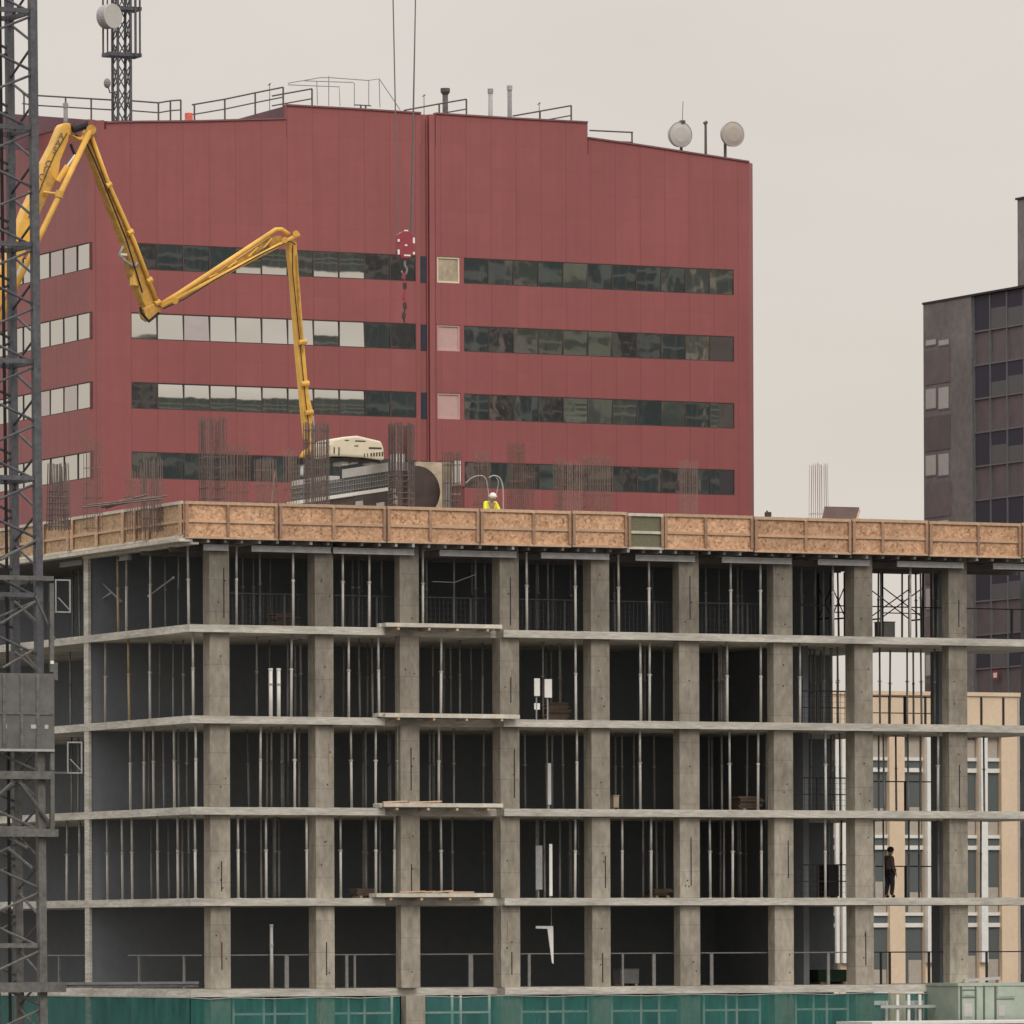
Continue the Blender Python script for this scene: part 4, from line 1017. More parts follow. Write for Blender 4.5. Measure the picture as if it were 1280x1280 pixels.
# work platform at the mast foot level
p=Thing('access_gangway','dark flat gangway from the mast to the lowest open slab','gangway',K,tq,0,kz_(1234))
a=K.front(72,1230,.4); c=K.front(248,1230,.4)
MB().box(a[0],c[0],.4,1.3,a[1]-.12,a[1]-.02).build('deck',M['mast_low'],p); MB().box(a[0],c[0],.36,.398,a[1]-.03,a[1]+.05).build('kick_board',M['mid_grey'],p)

# ================================================================== CRANE HOOK
HK=8.5
p=Thing('hook_block','crimson octagonal hook block with white corner marks hanging on two cables','hook block',C,C.front(508,305,HK)[0],HK,C.front(508,325,HK)[1])
def hk(x,y): return C.front(x,y,HK)
oc=[(498,293),(504,289),(512,289),(518,294),(518,315),(513,323),(503,323),(498,315)]
MB().prism([hk(*q) for q in oc],HK,HK+.28).build('block_body',M['crimson'],p,bevel=.02)
b=MB()
for x0,x1,y0_,y1_ in ((497,499.5,299,302),(497,499.5,312,318),(516,518.5,297,304),(516,518.5,315,318),(505,513,318.5,320),(506,509,305.5,307.5),(505,510,287.5,288.8)):
    a=hk(x0,y1_); c=hk(x1,y0_); b.box(a[0],c[0],HK-.012,HK-.001,a[1],c[1])
b.build('white_mark',M['white'],p)
for x in (502,514):
    a=hk(x,297); MB().tube((a[0],HK+.06,a[1]),(a[0],HK+.22,a[1]),.12,n=14).build('sheave',M['drum'],p)
hooks=[hk(508,323),hk(508,331),hk(511,336),hk(510,342),hk(505.5,342),hk(504,338)]
MB().path([(a,HK+.14,z) for a,z in hooks],.05,7,.03).build('hook',M['rail'],p,smooth=True)
p=Thing('lifting_chain','short red and grey lifting chain dangling below the hook block','chain',C,hk(508,345)[0],HK,hk(508,402)[1])
b=MB(); b2=MB(); y=341; j=0
while y<402:
    a=hk(507.5+math.sin(y*.25)*1.1,y); c=hk(507.5+math.sin((y+7)*.25)*1.1,y+7)
    w=.11 if j%2==0 else .05
    (b if j in(0,1,3,4,5) else b2).bar((a[0],HK+.14,a[1]),(c[0],HK+.14,c[1]),w,w*.8,(0,1,0)); y+=6.2; j+=1
b.build('red_links',M['crimson'],p); b2.build('grey_links',M['drum'],p)
ztop=C.front(500,-160,HK)[1]
for (xa,ya,xb,yb,lab,dbl) in ((499,292,489.5,-160,'thin steel hoist cable rising from the left side of the hook block',False),(516,292,523.5,-160,'doubled steel hoist cable rising from the right side of the hook block',True)):
    a=hk(xa,ya); c=hk(xb,yb)
    p=Thing('hoist_cable',lab,'cable',C,a[0],HK,a[1],'hoist cables of the crane hook')
    MB().tube((a[0],HK+.1,a[1]),(c[0],HK+.1,c[1]),.022,n=6).build('rope',M['cable'],p)
    if dbl: MB().tube((a[0],HK+.2,a[1]),(c[0]+.07,HK+.2,c[1]),.018,n=6).build('rope',M['cable'],p)

# ================================================================== CONCRETE PLACING BOOM
BS=7.0
def bp_(x,y,s=BS):
    t,z=C.front(x,y,s); return (t,s,z)
p=Thing('concrete_boom','yellow folding concrete pump boom zigzagging down to the deck','pump boom',C,bp_(0,380)[0],BS,DECK)
# first arm: box section from pixels of its outline
o1=[(-18,378),(14,310),(31,262),(38,248),(49,225),(55,203),(67,180),(76,158),(79,154),(88,154),(90,162),(84,180),(76,200),(73,221),(60,246),(52,262),(42,290),(28,325),(-4,395)]
a1=MB().prism([C.front(x,y,BS) for x,y in o1],BS,BS+.55).build('arm',M['yellow'],p,bevel=.03)
sub=Sub(p,a1)
b=MB(); b.prism([C.front(x,y,BS-.03) for x,y in ((55,216),(59,209),(69,225),(58,246),(45,276),(38,292),(44,262))],BS-.05,BS-.004); b.build('side_plate',M['yellow_dull'],sub)
def letters(txt,x,y,ang,size,parent):
    for i,ch in enumerate(txt):
        cu=bpy.data.curves.new('lettering','FONT'); cu.body=ch; cu.size=size; cu.extrude=.004; cu.align_x='CENTER'; cu.align_y='CENTER'
        tmp_=bpy.data.objects.new('lettering',cu); COL.objects.link(tmp_); cu.materials.append(M['mid_grey']); me_=bpy.data.meshes.new_from_object(tmp_.evaluated_get(bpy.context.evaluated_depsgraph_get())); bpy.data.objects.remove(tmp_); ob=bpy.data.objects.new('lettering',me_); COL.objects.link(ob)
        ob.parent=parent; t,z=C.front(x[i],y[i],BS-.02)
        ob.location=(t-p.o[0],BS-.02-p.o[1],z-p.o[2]); ob.rotation_euler=(math.radians(90),-math.radians(ang),0)
letters('AASCEO',[76.5,72.5,68.5,60.5,57,53],[170,179,188,205,213,221.5],-8,.32,a1)
b=MB(); b.tube(bp_(113,163,BS-.3),bp_(-6,412,BS-.3),.10,n=10); a=b.build('link_rod',M['yellow'],p,smooth=True)
b=MB(); b.tube(bp_(54,240,BS-.15),bp_(75,243,BS-.3),.05,n=8).tube(bp_(75,239,BS-.3),bp_(73,247,BS-.3),.14,n=10); b.build('link_clamp',M['yellow'],p)
b=MB(); b.prism([C.front(x,y,BS-.2) for x,y in ((88,168),(96,171),(106,172),(110,160),(118,158),(118,166),(110,176),(98,175))],BS-.25,BS+.2); b.build('knuckle_bracket',M['yellow'],p,bevel=.02)
MB().tube(bp_(91,162,BS-.1),bp_(109,156,BS-.1),.13,n=10).build('hose',M['black'],p)
MB().tube(bp_(114,162,BS-.4),bp_(114,162,BS+.5),.17,n=14).build('pivot_pin',M['yellow_dull'],p)
MB().tube(bp_(72,227,BS-.2),bp_(84,208,BS-.2),.10,n=10).build('cylinder',M['yellow'],p); MB().tube(bp_(84,208,BS-.2),bp_(94,194,BS-.2),.055,n=10).build('cylinder_rod',M['chrome'],p)
MB().path([bp_(88,180,BS-.1),bp_(92,190,BS-.1),bp_(95,197,BS-.1)],.05,6).build('hose',M['black'],p)
# second arm
o2=[(104,166),(117,168),(125,192),(139,230),(171,302),(199,379),(196,391),(186,392),(176,372),(164,342),(155,303),(141,266),(127,231),(117,202),(109,182)]
a2=MB().prism([C.front(x,y,BS) for x,y in o2],BS,BS+.45).build('arm',M['yellow_dull'],p,bevel=.03)
MB().path([bp_(115,172,BS-.08),bp_(136,230,BS-.08),bp_(168,302,BS-.08),bp_(197,379,BS-.08)],.075,8).build('delivery_pipe',M['yellow'],p,smooth=True)
b=MB(); b.prism([C.front(x,y,BS+.1) for x,y in ((176,386),(190,380),(200,390),(186,402),(180,398))],BS-.1,BS+.4); b.build('elbow_plate',M['yellow_dull'],p,bevel=.02)
b=MB(); 
kp_=[bp_(175,384,BS-.12),bp_(177,391,BS-.12),bp_(186,402,BS-.12),bp_(199,391,BS-.12)]
b.path(kp_,.05,6); b.build('hose',M['black'],p)
MB().path([bp_(154,308,BS-.1),bp_(149,318,BS-.1),bp_(156,326,BS-.1),bp_(168,334,BS-.1),bp_(172,328,BS-.1)],.05,7).build('hose',M['dim_steel'],p,smooth=True)
MB().box(*(lambda a,c:(a[0],c[0],BS-.15,BS+.1,c[2],a[2]))(bp_(149,317),bp_(157,320))).build('lug',M['cream_paint'],p)
MB().prism([C.front(x,y,BS) for x,y in ((166,340),(174,352),(173,358),(165,356))],BS-.1,BS+.2).build('lug',M['yellow'],p)
b=MB()
for x,y in ((136,231),(163,290),(187,350),(197,378)): b.tube(bp_(x-3,y+2,BS-.09),bp_(x+3,y-1,BS-.09),.1,n=8)
b.build('pipe_coupling',M['yellow'],p)
# third arm: two chords and a web
def lerp(a,b,u): return a+(b-a)*u
MB().path([bp_(199,382,BS-.05),bp_(225,366,BS-.05),bp_(345,287,BS-.05),bp_(352,287,BS-.05),bp_(361,293,BS-.05)],.085,8).build('upper_chord',M['yellow'],p,smooth=True)
MB().tube(bp_(202,384,BS-.25),bp_(374,293,BS-.25),.075,n=8).build('lower_chord',M['yellow'],p,smooth=True)
MB().prism([C.front(x,y,BS) for x,y in ((205,382),(300,322),(340,295),(352,294),(352,301),(300,331),(225,372))],BS+.02,BS+.3).build('arm',M['yellow_dull'],p)
b=MB()
for x in (268,292,318,336):
    ya=382-(x-202)*.651; yb=384-(x-202)*.529
    b.tube(bp_(x-7,yb-2,BS-.16),bp_(x+4,ya+3,BS-.1),.03,n=6)
b.build('brace',M['yellow'],p)
MB().tube(bp_(318,321,BS-.2),bp_(336,308,BS-.2),.06,n=8).build('cylinder',M['drum'],p)
for x,y in ((219,376),(370,292),(356,300)): MB().tube(bp_(x,y,BS-.36),bp_(x,y,BS+.3),.11,n=12).build('pivot_pin',M['yellow'],p)
b=MB()
b.path([bp_(94,168,BS-.1),bp_(108,178,BS-.16),bp_(118,200,BS-.16),bp_(139,252,BS-.16),bp_(158,300,BS-.16),bp_(178,366,BS-.16)],.03,5)
b.build('hydraulic_hose',M['black'],p)
MB().path([bp_(204,386,BS-.3),bp_(230,374,BS-.33),bp_(268,350,BS-.33),bp_(330,316,BS-.33),bp_(362,301,BS-.3),bp_(369,306,BS-.3)],.022,5).build('hydraulic_hose',M['black'],p)
MB().path([bp_(366,306,BS-.2),bp_(366,340,BS-.2),bp_(374,420,BS-.2),bp_(382,500,BS-.2),bp_(387,540,BS-.2)],.02,5).build('hydraulic_hose',M['black'],p)
MB().path([bp_(84,166,BS-.06),bp_(70,190,BS-.06),bp_(60,212,BS-.06),bp_(50,238,BS-.06),bp_(36,272,BS-.06)],.02,5).build('hydraulic_hose',M['drum'],p)
# fourth arm
o4=[(360,302),(365,297),(371,302),(373,330),(380,420),(386,490),(391,512),(391,535),(389,549),(383,549),(379,515),(372,440),(365,350)]
MB().prism([C.front(x,y,BS-.1) for x,y in o4],BS-.1,BS+.2).build('arm',M['yellow'],p,bevel=.03)
b=MB()
for x,y in ((378,428),(381,480),(386,516)): b.tube(bp_(x-4,y,BS-.2),bp_(x+5,y-1,BS-.2),.09,n=8)
b.build('pipe_coupling',M['yellow'],p)
MB().path([bp_(371,318,BS-.2),bp_(374,380,BS-.2),bp_(379,440,BS-.2)],.035,6).build('hydraulic_line',M['yellow_dull'],p)
MB().path([bp_(387,548),bp_(390,556),bp_(388,562),bp_(381,566),bp_(377,573)],.105,8).build('end_elbow',M['yellow'],p,smooth=True)
MB().path([bp_(391,520,BS+.1),bp_(393,545,BS+.1),bp_(391,560,BS+.1)],.04,6).build('hose',M['duct'],p)
MB().tube(bp_(376,573),bp_(376,580),.14,n=10).build('coupling_ring',M['black'],p)
MB().path([bp_(378,580),bp_(378,592),(bp_(377,594)[0],BS,bp_(377,594)[2])],.075,8).build('end_hose',M['pale_grey'],p,smooth=True)
# pedestal out of frame on the left carrying the boom
a=bp_(-12,398); MB().tube((a[0]-.5,BS+.27,0),(a[0]-.5,BS+.27,a[2]),.35,.3,n=14).build('pedestal',M['yellow_dull'],p)
MB().tube((a[0]-.5,BS+.0,a[2]),(a[0]-.5,BS+.55,a[2]),.45,n=14).build('slew_head',M['yellow_dull'],p)

# ================================================================== RED OFFICE BUILDING
B=frame_at(117,301,372.0)
zr=lambda y,x=250: B.front(x,y)[1]
rows=[]
for i in range(4):
    yt=(322,407,492,577)[i]; yb=(354.5,439.5,524.5,609)[i]
    rows.append((B.front(580,yb)[1],B.front(580,yt)[1]))
dz=(rows[0][1]-rows[3][1])/3
rows=[(rows[0][0]-dz*i,rows[0][1]-dz*i) for i in range(9)]
hw=rows[0][1]-rows[0][0]
tL0=B.front(164,400)[0]; tL1=B.front(520,400)[0]; pwL=(tL1-tL0)/11
tR0=B.front(580,400)[0]; tR1=B.front(917.5,400)[0]; pwR=(tR1-tR0)/11
tg0=B.front(525.5,400)[0]; tg1=B.front(545,400)[0]; tE=B.front(941.5,400,.5)[0]; tq0=B.front(546.5,400)[0]; tq1=B.front(575,400)[0]
tch=.65
M['red']=panels('red_metal_panels',albedo(.305,.094,.090),pwL,(tL0-.03),dz/3,rows[0][1],0)
M['red_side']=panels('red_metal_panels_side',albedo(.31,.103,.099),1.7,.35,dz/3,rows[0][1],1)
rb=Thing('office_building','red metal clad office block with ribbon windows and stepped roofline','building',B,0,0,0)
rb.o=(0,0,0)
rb.e.location=B.W(0,0,0)
zp=B.front(735,180)[1]-.6
WT=.4; DEP=24
opL=[(tL0,tL1,a,b) for a,b in rows]; opR=[(tR0,tR1,a,b) for a,b in rows]+[(tq0,tq1,a,b) for a,b in rows[:4]]
MB().wall(tch,tg0,0,zp,0,WT,opL).build('wall',M['red'],rb)
MB().wall(tg1,tE-.5,0,zp,0,WT,opR).build('wall',M['red'],rb)
# groove between the wings
gd=.28; zgr=B.front(534,142.5)[1]
MB().box(tg0,tg1-.35,gd,gd+.3,0,zgr).box(tg1-.35,tg1-.001,.05,gd+.3,0,zgr).box(tg0-.3,tg0-.001,WT,gd+.3,0,zp).build('recess_wall',M['red_side'],rb)
for a,c in rows[:4]: MB().box(tg0+.02,tg1-.37,gd-.03,gd-.001,a,c).build('recess_window',M['dark_glass'],rb)
MB().box(tg0+.5,tg0+.57,.18,.25,0,zgr-.3).build('rain_pipe',M['red_side'],rb)
# chamfered corners
MB().prism_yz([(0,0)],0,0) if False else None
b=MB(); b.v+= [(0,tch,0),(tch,0,0),(tch,.3,0),(.3,tch,0),(0,tch,zp),(tch,0,zp),(tch,.3,zp),(.3,tch,zp)]
b.f+=[(0,1,2,3),(7,6,5,4),(0,4,5,1),(1,5,6,2),(2,6,7,3),(3,7,4,0)]; b.build('corner_panel',M['red_side'],rb)
b=MB(); x0=tE-.5; b.v+=[(x0,0,0),(tE,.5,0),(tE-.3,.5,0),(x0,.3,0),(x0,0,zp),(tE,.5,zp),(tE-.3,.5,zp),(x0,.3,zp)]
b.f+=[(0,1,2,3),(7,6,5,4),(0,4,5,1),(1,5,6,2),(2,6,7,3),(3,7,4,0)]; b.build('corner_panel',M['red_side'],rb)
# side faces and back
sp0=B.side(113,400,0)[0]; pwS=(B.side(44.5,400,0)[0]-sp0)/4
opS=[(sp0,sp0+pwS*9,a,b) for a,b in rows]
b=MB()
tmp=MB().wall(tch,DEP,0,zp,0,WT,opS)
b.v=[(y,x,z) for x,y,z in tmp.v]; b.f=tmp.f; b.build('side_wall',M['red_side'],rb)
MB().box(tE-.3,tE,.5,DEP,0,zp).build('side_wall',M['red_side'],rb)
MB().box(0,tE,DEP,DEP+.3,0,zp).build('back_wall',M['red_side'],rb)
b=MB()
for a,c in rows: b.box(.9,tE-.6,3.0,3.1,a-.6,c+.6); 
b.build('inner_partition',M['mid_grey'],rb)
for a,c in rows[:5]: MB().box(WT,tE-.5,WT+.02,DEP-.1,a-1.0,a-.75).build('floor_plate',M['mid_grey'],rb)
MB().box(.3,tE-.3,.3,DEP,zp-.4,zp-.1).build('roof',M['mid_grey'],rb)
# stepped parapet, from its outline
def seg(pts,nm='parapet',s0=0,s1=.3,mt=None):
    q=[B.front(x,y,s0) for x,y in pts]
    MB().prism([(q[0][0],zp)]+q+[(q[-1][0],zp)],s0,s1).build(nm,mt or M['red'],rb)
    b=MB()
    for u,v in zip(q,q[1:]): b.bar((u[0],s0+.13,u[1]+.04),(v[0],s0+.13,v[1]+.04),.42,.09,(0,0,1))
    b.build('coping',M['coping'],rb)
seg([(133,154),(150,153),(250,152),(357.7,149)])
seg([(358,132),(440,136.5),(526,142)]); seg([(544.5,142.5),(640,148.5),(734.5,153.5)]); seg([(735.5,173),(800,182),(936,202.9)])
x0=B.front(358,140)[0]; zz=B.front(358,132)[1]; se=B.side(250,152,x0)[0]
MB().box(x0,x0+.3,.301,se,zp,zz).build('penthouse_side',M['penthouse'],rb)
x1=B.front(734.5,160)[0]; MB().box(x1-.3,x1,.301,12,zp,B.front(734.5,153.5)[1]).build('penthouse_side',M['red_side'],rb)
MB().box(x0+.3,x1-.3,10,10.3,zp,zz-.3).build('penthouse_back',M['penthouse'],rb)
# left side parapet and plant screen behind it
q0=B.side(113,156,0); q1=B.side(-40,178,0)
zsp=B.side(90,157,0)[1]
MB().box(0,.3,tch,DEP,zp,zsp).build('parapet',M['red_side'],rb); MB().box(-.05,.36,tch,DEP,zsp,zsp+.08).build('coping',M['coping'],rb)
b=MB(); b.v+=[(0,tch,zp),(tch,0,zp),(tch,.3,zp),(.3,tch,zp),(0,tch,zsp),(tch,0,zsp),(tch,.3,zsp),(.3,tch,zsp)]; b.f+=[(0,1,2,3),(7,6,5,4),(0,4,5,1),(1,5,6,2),(2,6,7,3),(3,7,4,0)]; b.build('parapet',M['red_side'],rb)
b=MB(); x0_=tE-.5; zc=B.front(936,202.9)[1]; b.v+=[(x0_,0,zp),(tE,.5,zp),(tE-.3,.5,zp),(x0_,.3,zp),(x0_,0,zc),(tE,.5,zc),(tE-.3,.5,zc),(x0_,.3,zc)]; b.f+=[(0,1,2,3),(7,6,5,4),(0,4,5,1),(1,5,6,2),(2,6,7,3),(3,7,4,0)]; b.build('parapet',M['red_side'],rb)
MB().box(tE-.3,tE,.501,DEP,zp,zc).build('parapet',M['red_side'],rb)
SS=9.0
q=[B.front(x,y,SS) for x,y in ((-30,139),(150,152.5))]
MB().prism([(q[0][0],zp-.2),q[0],q[1],(q[1][0],zp-.2)],SS,SS+.3).build('plant_screen',M['penthouse'],rb)
# ribbon windows: frame part, panes as sub-parts
def pane(b,t0,t1,za,zb_,s,tilt,bow,yaw=0.0,nu=5,nv=6,swap=False,hb=0.0):
    base=len(b.v); tm=(t0+t1)/2; zm=(za+zb_)/2; h=(zb_-za)/2; w=(t1-t0)/2
    for i in range(nu+1):
        for j in range(nv+1):
            u=-1+2*i/nu; v=-1+2*j/nv
            y=s+math.tan(tilt)*v*h+bow*v*v*h*.5+yaw*u*w+hb*u*u*w*.5
            pnt=(tm+u*w,y,zm+v*h); b.v.append((pnt[1],pnt[0],pnt[2]) if swap else pnt)
    for i in range(nu):
        for j in range(nv):
            a=base+i*(nv+1)+j; b.f.append((a,a+1,a+nv+2,a+nv+1))
D=math.radians
def ribbon(t0,pw,n,row,codes,swap=False,nm='ribbon_window'):
    za,zb_=row
    fr=MB(); 
    segs=[(t0,t0+pw*n,za,za+.05),(t0,t0+pw*n,zb_-.05,zb_)]
    for a,c,e,f in segs: fr.box(a,c,.015,.12,e,f)
    for i in range(n+1):
        t=t0+pw*i; fr.box(max(t0,t-.035),min(t0+pw*n,t+.035),.02,.11,za+.051,zb_-.051)
    if swap: fr.v=[(y,x,z) for x,y,z in fr.v]
    f=fr.build(nm,M['drum'],rb); sub=Sub(rb,f)
    for i in range(n):
        c=codes[i%len(codes)]; r=random.uniform
        b=MB()
        if c in 'cg': tilt,bow,yw,hb=D(2.0)+r(-.01,.012),r(-.012,.016),r(-.01,.01),r(-.012,.012)
        elif c=='h': tilt,bow,yw,hb=D(1.75)+r(-.006,.006),D(1.5)+r(0,.01),r(-.01,.01),r(-.015,.015)
        elif c=='u': tilt,bow,yw,hb=D(1.1)+r(-.006,.008),-D(1.3),r(-.01,.01),r(-.02,.02)
        elif c=='s': tilt,bow,yw,hb=D(-.35)+r(-.006,.004),-D(1.7),r(-.01,.01),r(-.01,.01)
        elif c=='l': tilt,bow,yw,hb=D(-2.8),r(-.012,.012),r(-.006,.006),r(-.012,.012)
        else: tilt,bow,yw,hb=D(-1.9)+r(-.008,.008),r(-.010,.010),r(-.007,.007),r(-.014,.014)
        if swap: tilt,bow=r(-.006,.006),r(-.004,.004)
        pane(b,t0+pw*i+.036,t0+pw*(i+1)-.036,za+.052,zb_-.052,.06,tilt,bow,yw,swap=swap,hb=hb)
        mm=M['mirror']
        if c=='g': mm=M['mirror_grey']
        elif c=='d': mm=random.choice((M['mirror_dim'],M['mirror_dim'],M['mirror_plum'],M['mirror']))
        b.build('pane',mm,sub,smooth=True)
LW=['ddddssdssdd','ccgcccchcdd','dhhhhhhhhdd','ddddddsdddd']
RW=['ddldlddddll','dddlllddddd','ddddsllddds','dddddlddddd']
SW=['cggcccgcc','ccccccccc','cgcgccccc','ccccccccc']
for i in range(4):
    ribbon(tL0,pwL,11,rows[i],LW[i]); ribbon(tR0,pwR,11,rows[i],RW[i]); ribbon(sp0,pwS,9,rows[i],SW[i],True)
for i in range(3):
    za,zb_=rows[i]
    f=MB().box(tq0,tq1,.04,.15,za,za+.1).box(tq0,tq1,.04,.15,zb_-.1,zb_).box(tq0,tq0+.1,.04,.15,za+.101,zb_-.101).box(tq1-.1,tq1,.04,.15,za+.101,zb_-.101).build('square_window',M['cream_paint'] if i==0 else M['pink'],rb)
    MB().box(tq0+.101,tq1-.101,.1,.14,za+.101,zb_-.101).build('blind',M['beige'] if i==0 else M['pink'],Sub(rb,f))  # pink colour stands in for the red wall mirrored in the glass
za,zb_=rows[3]; MB().box(tq0,tq1,.1,.14,za,zb_).build('square_window',M['beige'],rb)
# ------------------------------------------------------------------ roof equipment of the red building
def rrail(pts,posts,lab,s=1.0,h0=None,mids=1,side=None,r=.045):
    q=[B.front(x,y,s) for x,y in pts]
    p=Thing('roof_railing',lab,'railing',B,q[0][0],s,zp,'steel railings on the red roof')
    MB().path([(a,s,z) for a,z in q],r,6).build('top_rail',M['roof_steel'],p)
    for x,yt,yb in posts:
        t,z=B.front(x,yt,s); z2=B.front(x,yb,s)[1]; MB().tube((t,s,z),(t,s,z2-.6),r*1.1,n=6).build('post',M['roof_steel'],p)
    q2=[B.front(x,y+13*.95,s) for x,y in pts]
    MB().path([(a,s,z) for a,z in q2],r*.85,6).build('mid_rail',M['roof_steel'],p)
rrail([(28,117),(48,119.5),(140,125)],[(30,118,146),(82,121,150),(114,124,151)],'long steel railing between the crane mast and the lattice mast',3)
rrail([(165,126),(198,128.5),(213,126),(226,125)],[(198,128,152),(213,126,152),(226,125,152)],'short steel railing with an open gate right of the lattice mast',3)
rrail([(240,131),(281,124),(319,116),(354,109)],[(243,131,152),(281,124,146),(319,116,139),(354,109,131)],'slanting steel railing on the left step of the roof',1.5)
rrail([(340,120),(390,111)],[(354,118,130),(390,111,132)],'short slanting railing at the top of the left roof step',2.2)
rrail([(505,138),(548,130),(583,124)],[(549,130,143),(583,124,144)],'slanting steel railing around the dark capped flue',1.5)
rrail([(641,145),(675,139),(714,132)],[(675,139,150),(714,132,152)],'slanting steel railing left of the roof step',1.5)
rrail([(737,163),(791,165.5)],[(790,165,178)],'low steel railing right of the roof step',1.0)
# fall-arrest wires
p=Thing('wire_frame','faint thin wire frame tent near the two hoist cables on the roof','wire frame',B,B.front(420,120,4)[0],4,zp)
b=MB()
def wl(*pts):
    q=[B.front(x,y,4) for x,y in pts]; b.path([(a,4,z) for a,z in q],.026,5)
wl((360,104),(400,97),(413,97),(460,100.5),(474,98.5),(500,137)); wl((380,101),(440,103),(443,104),(443,133)); wl((360,106),(424,108.5),(425,132)); wl((411,95),(411,132)); wl((461,101),(461,132)); wl((474,99),(475,134)); wl((396,101),(397,131))
b.build('wires',M['dim_steel'],p)
b=MB(); q=B.front(455,131,3); q2=B.front(455,145,3)
b.box(q[0]-.55,q[0]+.45,3,3.06,q[1]-.06,q[1]); b.tube((q[0]-.2,3,q[1]),(q[0]-.2,3,q2[1]),.05,n=6).tube((q[0]+.1,3,q[1]),(q[0]+.1,3,q2[1]),.05,n=6)
b.build('stand',M['roof_steel'],p)
def flue(x,yt,w,s,lab,cap,mt):
    t,zt=B.front(x,yt,s)
    p=Thing('roof_flue',lab,'flue',B,t,s,zp,'flues on the red roof')
    MB().tube((t,s,zp-.1),(t,s,zt-.25),w,n=12).build('pipe',mt,p,smooth=True)
    if cap: MB().tube((t,s,zt-.42),(t,s,zt-.22),w*.9,w*1.75,n=12).tube((t,s,zt-.22),(t,s,zt-.02),w*1.7,n=12).build('cap',M['roof_steel'],p)
    else: MB().tube((t,s,zt-.25),(t,s,zt),w*1.25,n=12).build('cap',mt,p)
flue(556.5,110,.16,2,'dark flue with flared cap inside the slanting railing',True,M['roof_steel'])
flue(613,111,.13,2,'shorter pale grey flue, left of the plain pair',False,M['dim_steel'])
flue(637,107,.13,2,'taller grey flue, right of the plain pair',False,M['dim_steel'])
flue(82,129,.12,2.5,'stubby grey flue behind the railing near the lattice mast',False,M['dim_steel'])
# masts
for (x,yt,yb,lab) in ((882,152,196,'bare grey pole between the two round dishes'),(530,118,143,'thin needle rod near the capped flue'),(674,128,150,'thin needle rod beside the railing at the roof step'),(337,104,135,'thin needle rod behind the left roof railing')):
    t,zt=B.front(x,yt,1.0); w=.09 if x==882 else .025
    p=Thing('roof_pole',lab,'pole',B,t,1.0,zp,'poles on the red roof')
    MB().tube((t,1,zp-.3),(t,1,zt),w,w*.8,n=8).build('pole_shaft',M['roof_steel'],p)
    MB().tube((t-.1,1,zt-.12),(t+.08,1,zt-.02),w*1.1,n=7).build('pole_tip',M['roof_steel'],p)
def dish(x,y,rp,yb,mt,lab,s=1.2,xs=None):
    t,z=B.front(x,y,s); r=rp/22.4; xs=xs or x
    tp=B.front(xs,y,s)[0]
    p=Thing('satellite_dish',lab,'dish',B,t,s,zp,'round dishes on the red roof')
    n=28; b=MB(); b.v.append((t,s-.1,z))
    rings=[(.6,-.08),(1.0,0.0),(1.0,.28),(.9,.36),(.4,.5)]
    base=1
    for (k,yy) in rings:
        for i in range(n): a=2*math.pi*i/n; b.v.append((t+r*k*math.cos(a),s+yy,z+r*k*math.sin(a)))
    for i in range(n): b.f.append((0,base+(i+1)%n,base+i))
    for q in range(len(rings)-1):
        for i in range(n):
            a=base+q*n+i; c=base+q*n+(i+1)%n; b.f.append((a,c,c+n,a+n))
    b.f.append(tuple(base+(len(rings)-1)*n+i for i in range(n)))
    b.build('drum',mt,p)
    b=MB(); 
    pts=[(t+r*1.005*math.cos(2*math.pi*i/40),s+.01,z+r*1.005*math.sin(2*math.pi*i/40)) for i in range(41)]
    b.path(pts,.035,5); b.build('rim',M['dim_steel'],p)
    MB().tube((tp,s+.55,zp-.3),(tp,s+.55,z+r*.4),.09,n=8).build('mount_pole',M['roof_steel'],p)
    return p,t,z,r
p,t,z,r=dish(851,168,15.8,190,M['dish'],'pale grey round dish, left of the pair at the right roof end',1.2,857)
MB().tube((t+.1,1.2,z+r*1.0),(t+.15,1.2,z+r+1.2),.02,n=5).build('whip_antenna',M['roof_steel'],p); MB().box(t+.0,t+.25,1.1,1.4,z+r-.05,z+r+.1).build('bracket',M['roof_steel'],p)
dish(916.5,167.5,15.6,196,M['dish_tan'],'tan round dish, right of the pair at the right roof end',1.2,912)
for (x,y,lab,mt,w,h) in ((236,146,'small red aviation lamp at the start of the slanting railing',M['red_lamp'],.22,.35),):
    t,z=B.front(x,y,.4); p=Thing('beacon_lamp',lab,'lamp',B,t,.4,z-.5)
    MB().tube((t,.4,z-.2),(t,.4,z+.2),w,n=12).build('lens',mt,p); MB().box(t-.3,t+.3,.2,.6,z-.5,z-.2).build('lamp_base',M['pale_grey'],p)
# lattice mast with drum dish
LS=2.0; tl_=B.front(147.5,120,LS)[0]; tr_=B.front(163.5,120,LS)[0]; wd=tr_-tl_
p=Thing('lattice_mast','dark lattice antenna mast with platforms on the left roof end','antenna mast',B,tl_,LS,zp)
ztp=B.front(152,-60,LS)[1]
for t in (tl_,tr_):
    for s in (LS,LS+wd): MB().tube((t,s,zp-.3),(t,s,ztp),.085,n=8).build('leg',M['mast'],p)
b=MB(); z=zp; st=wd*1.7; j=0
while z<ztp:
    for (a,c) in (((tl_,LS),(tr_,LS)),((tl_,LS+wd),(tr_,LS+wd)),((tl_,LS),(tl_,LS+wd)),((tr_,LS),(tr_,LS+wd))):
        b.tube((*a,z),(*c,z+st),.038,n=5); b.tube((*c,z),(*a,z+st),.038,n=5)
    z+=st
b.build('lattice_bracing',M['mast'],p)
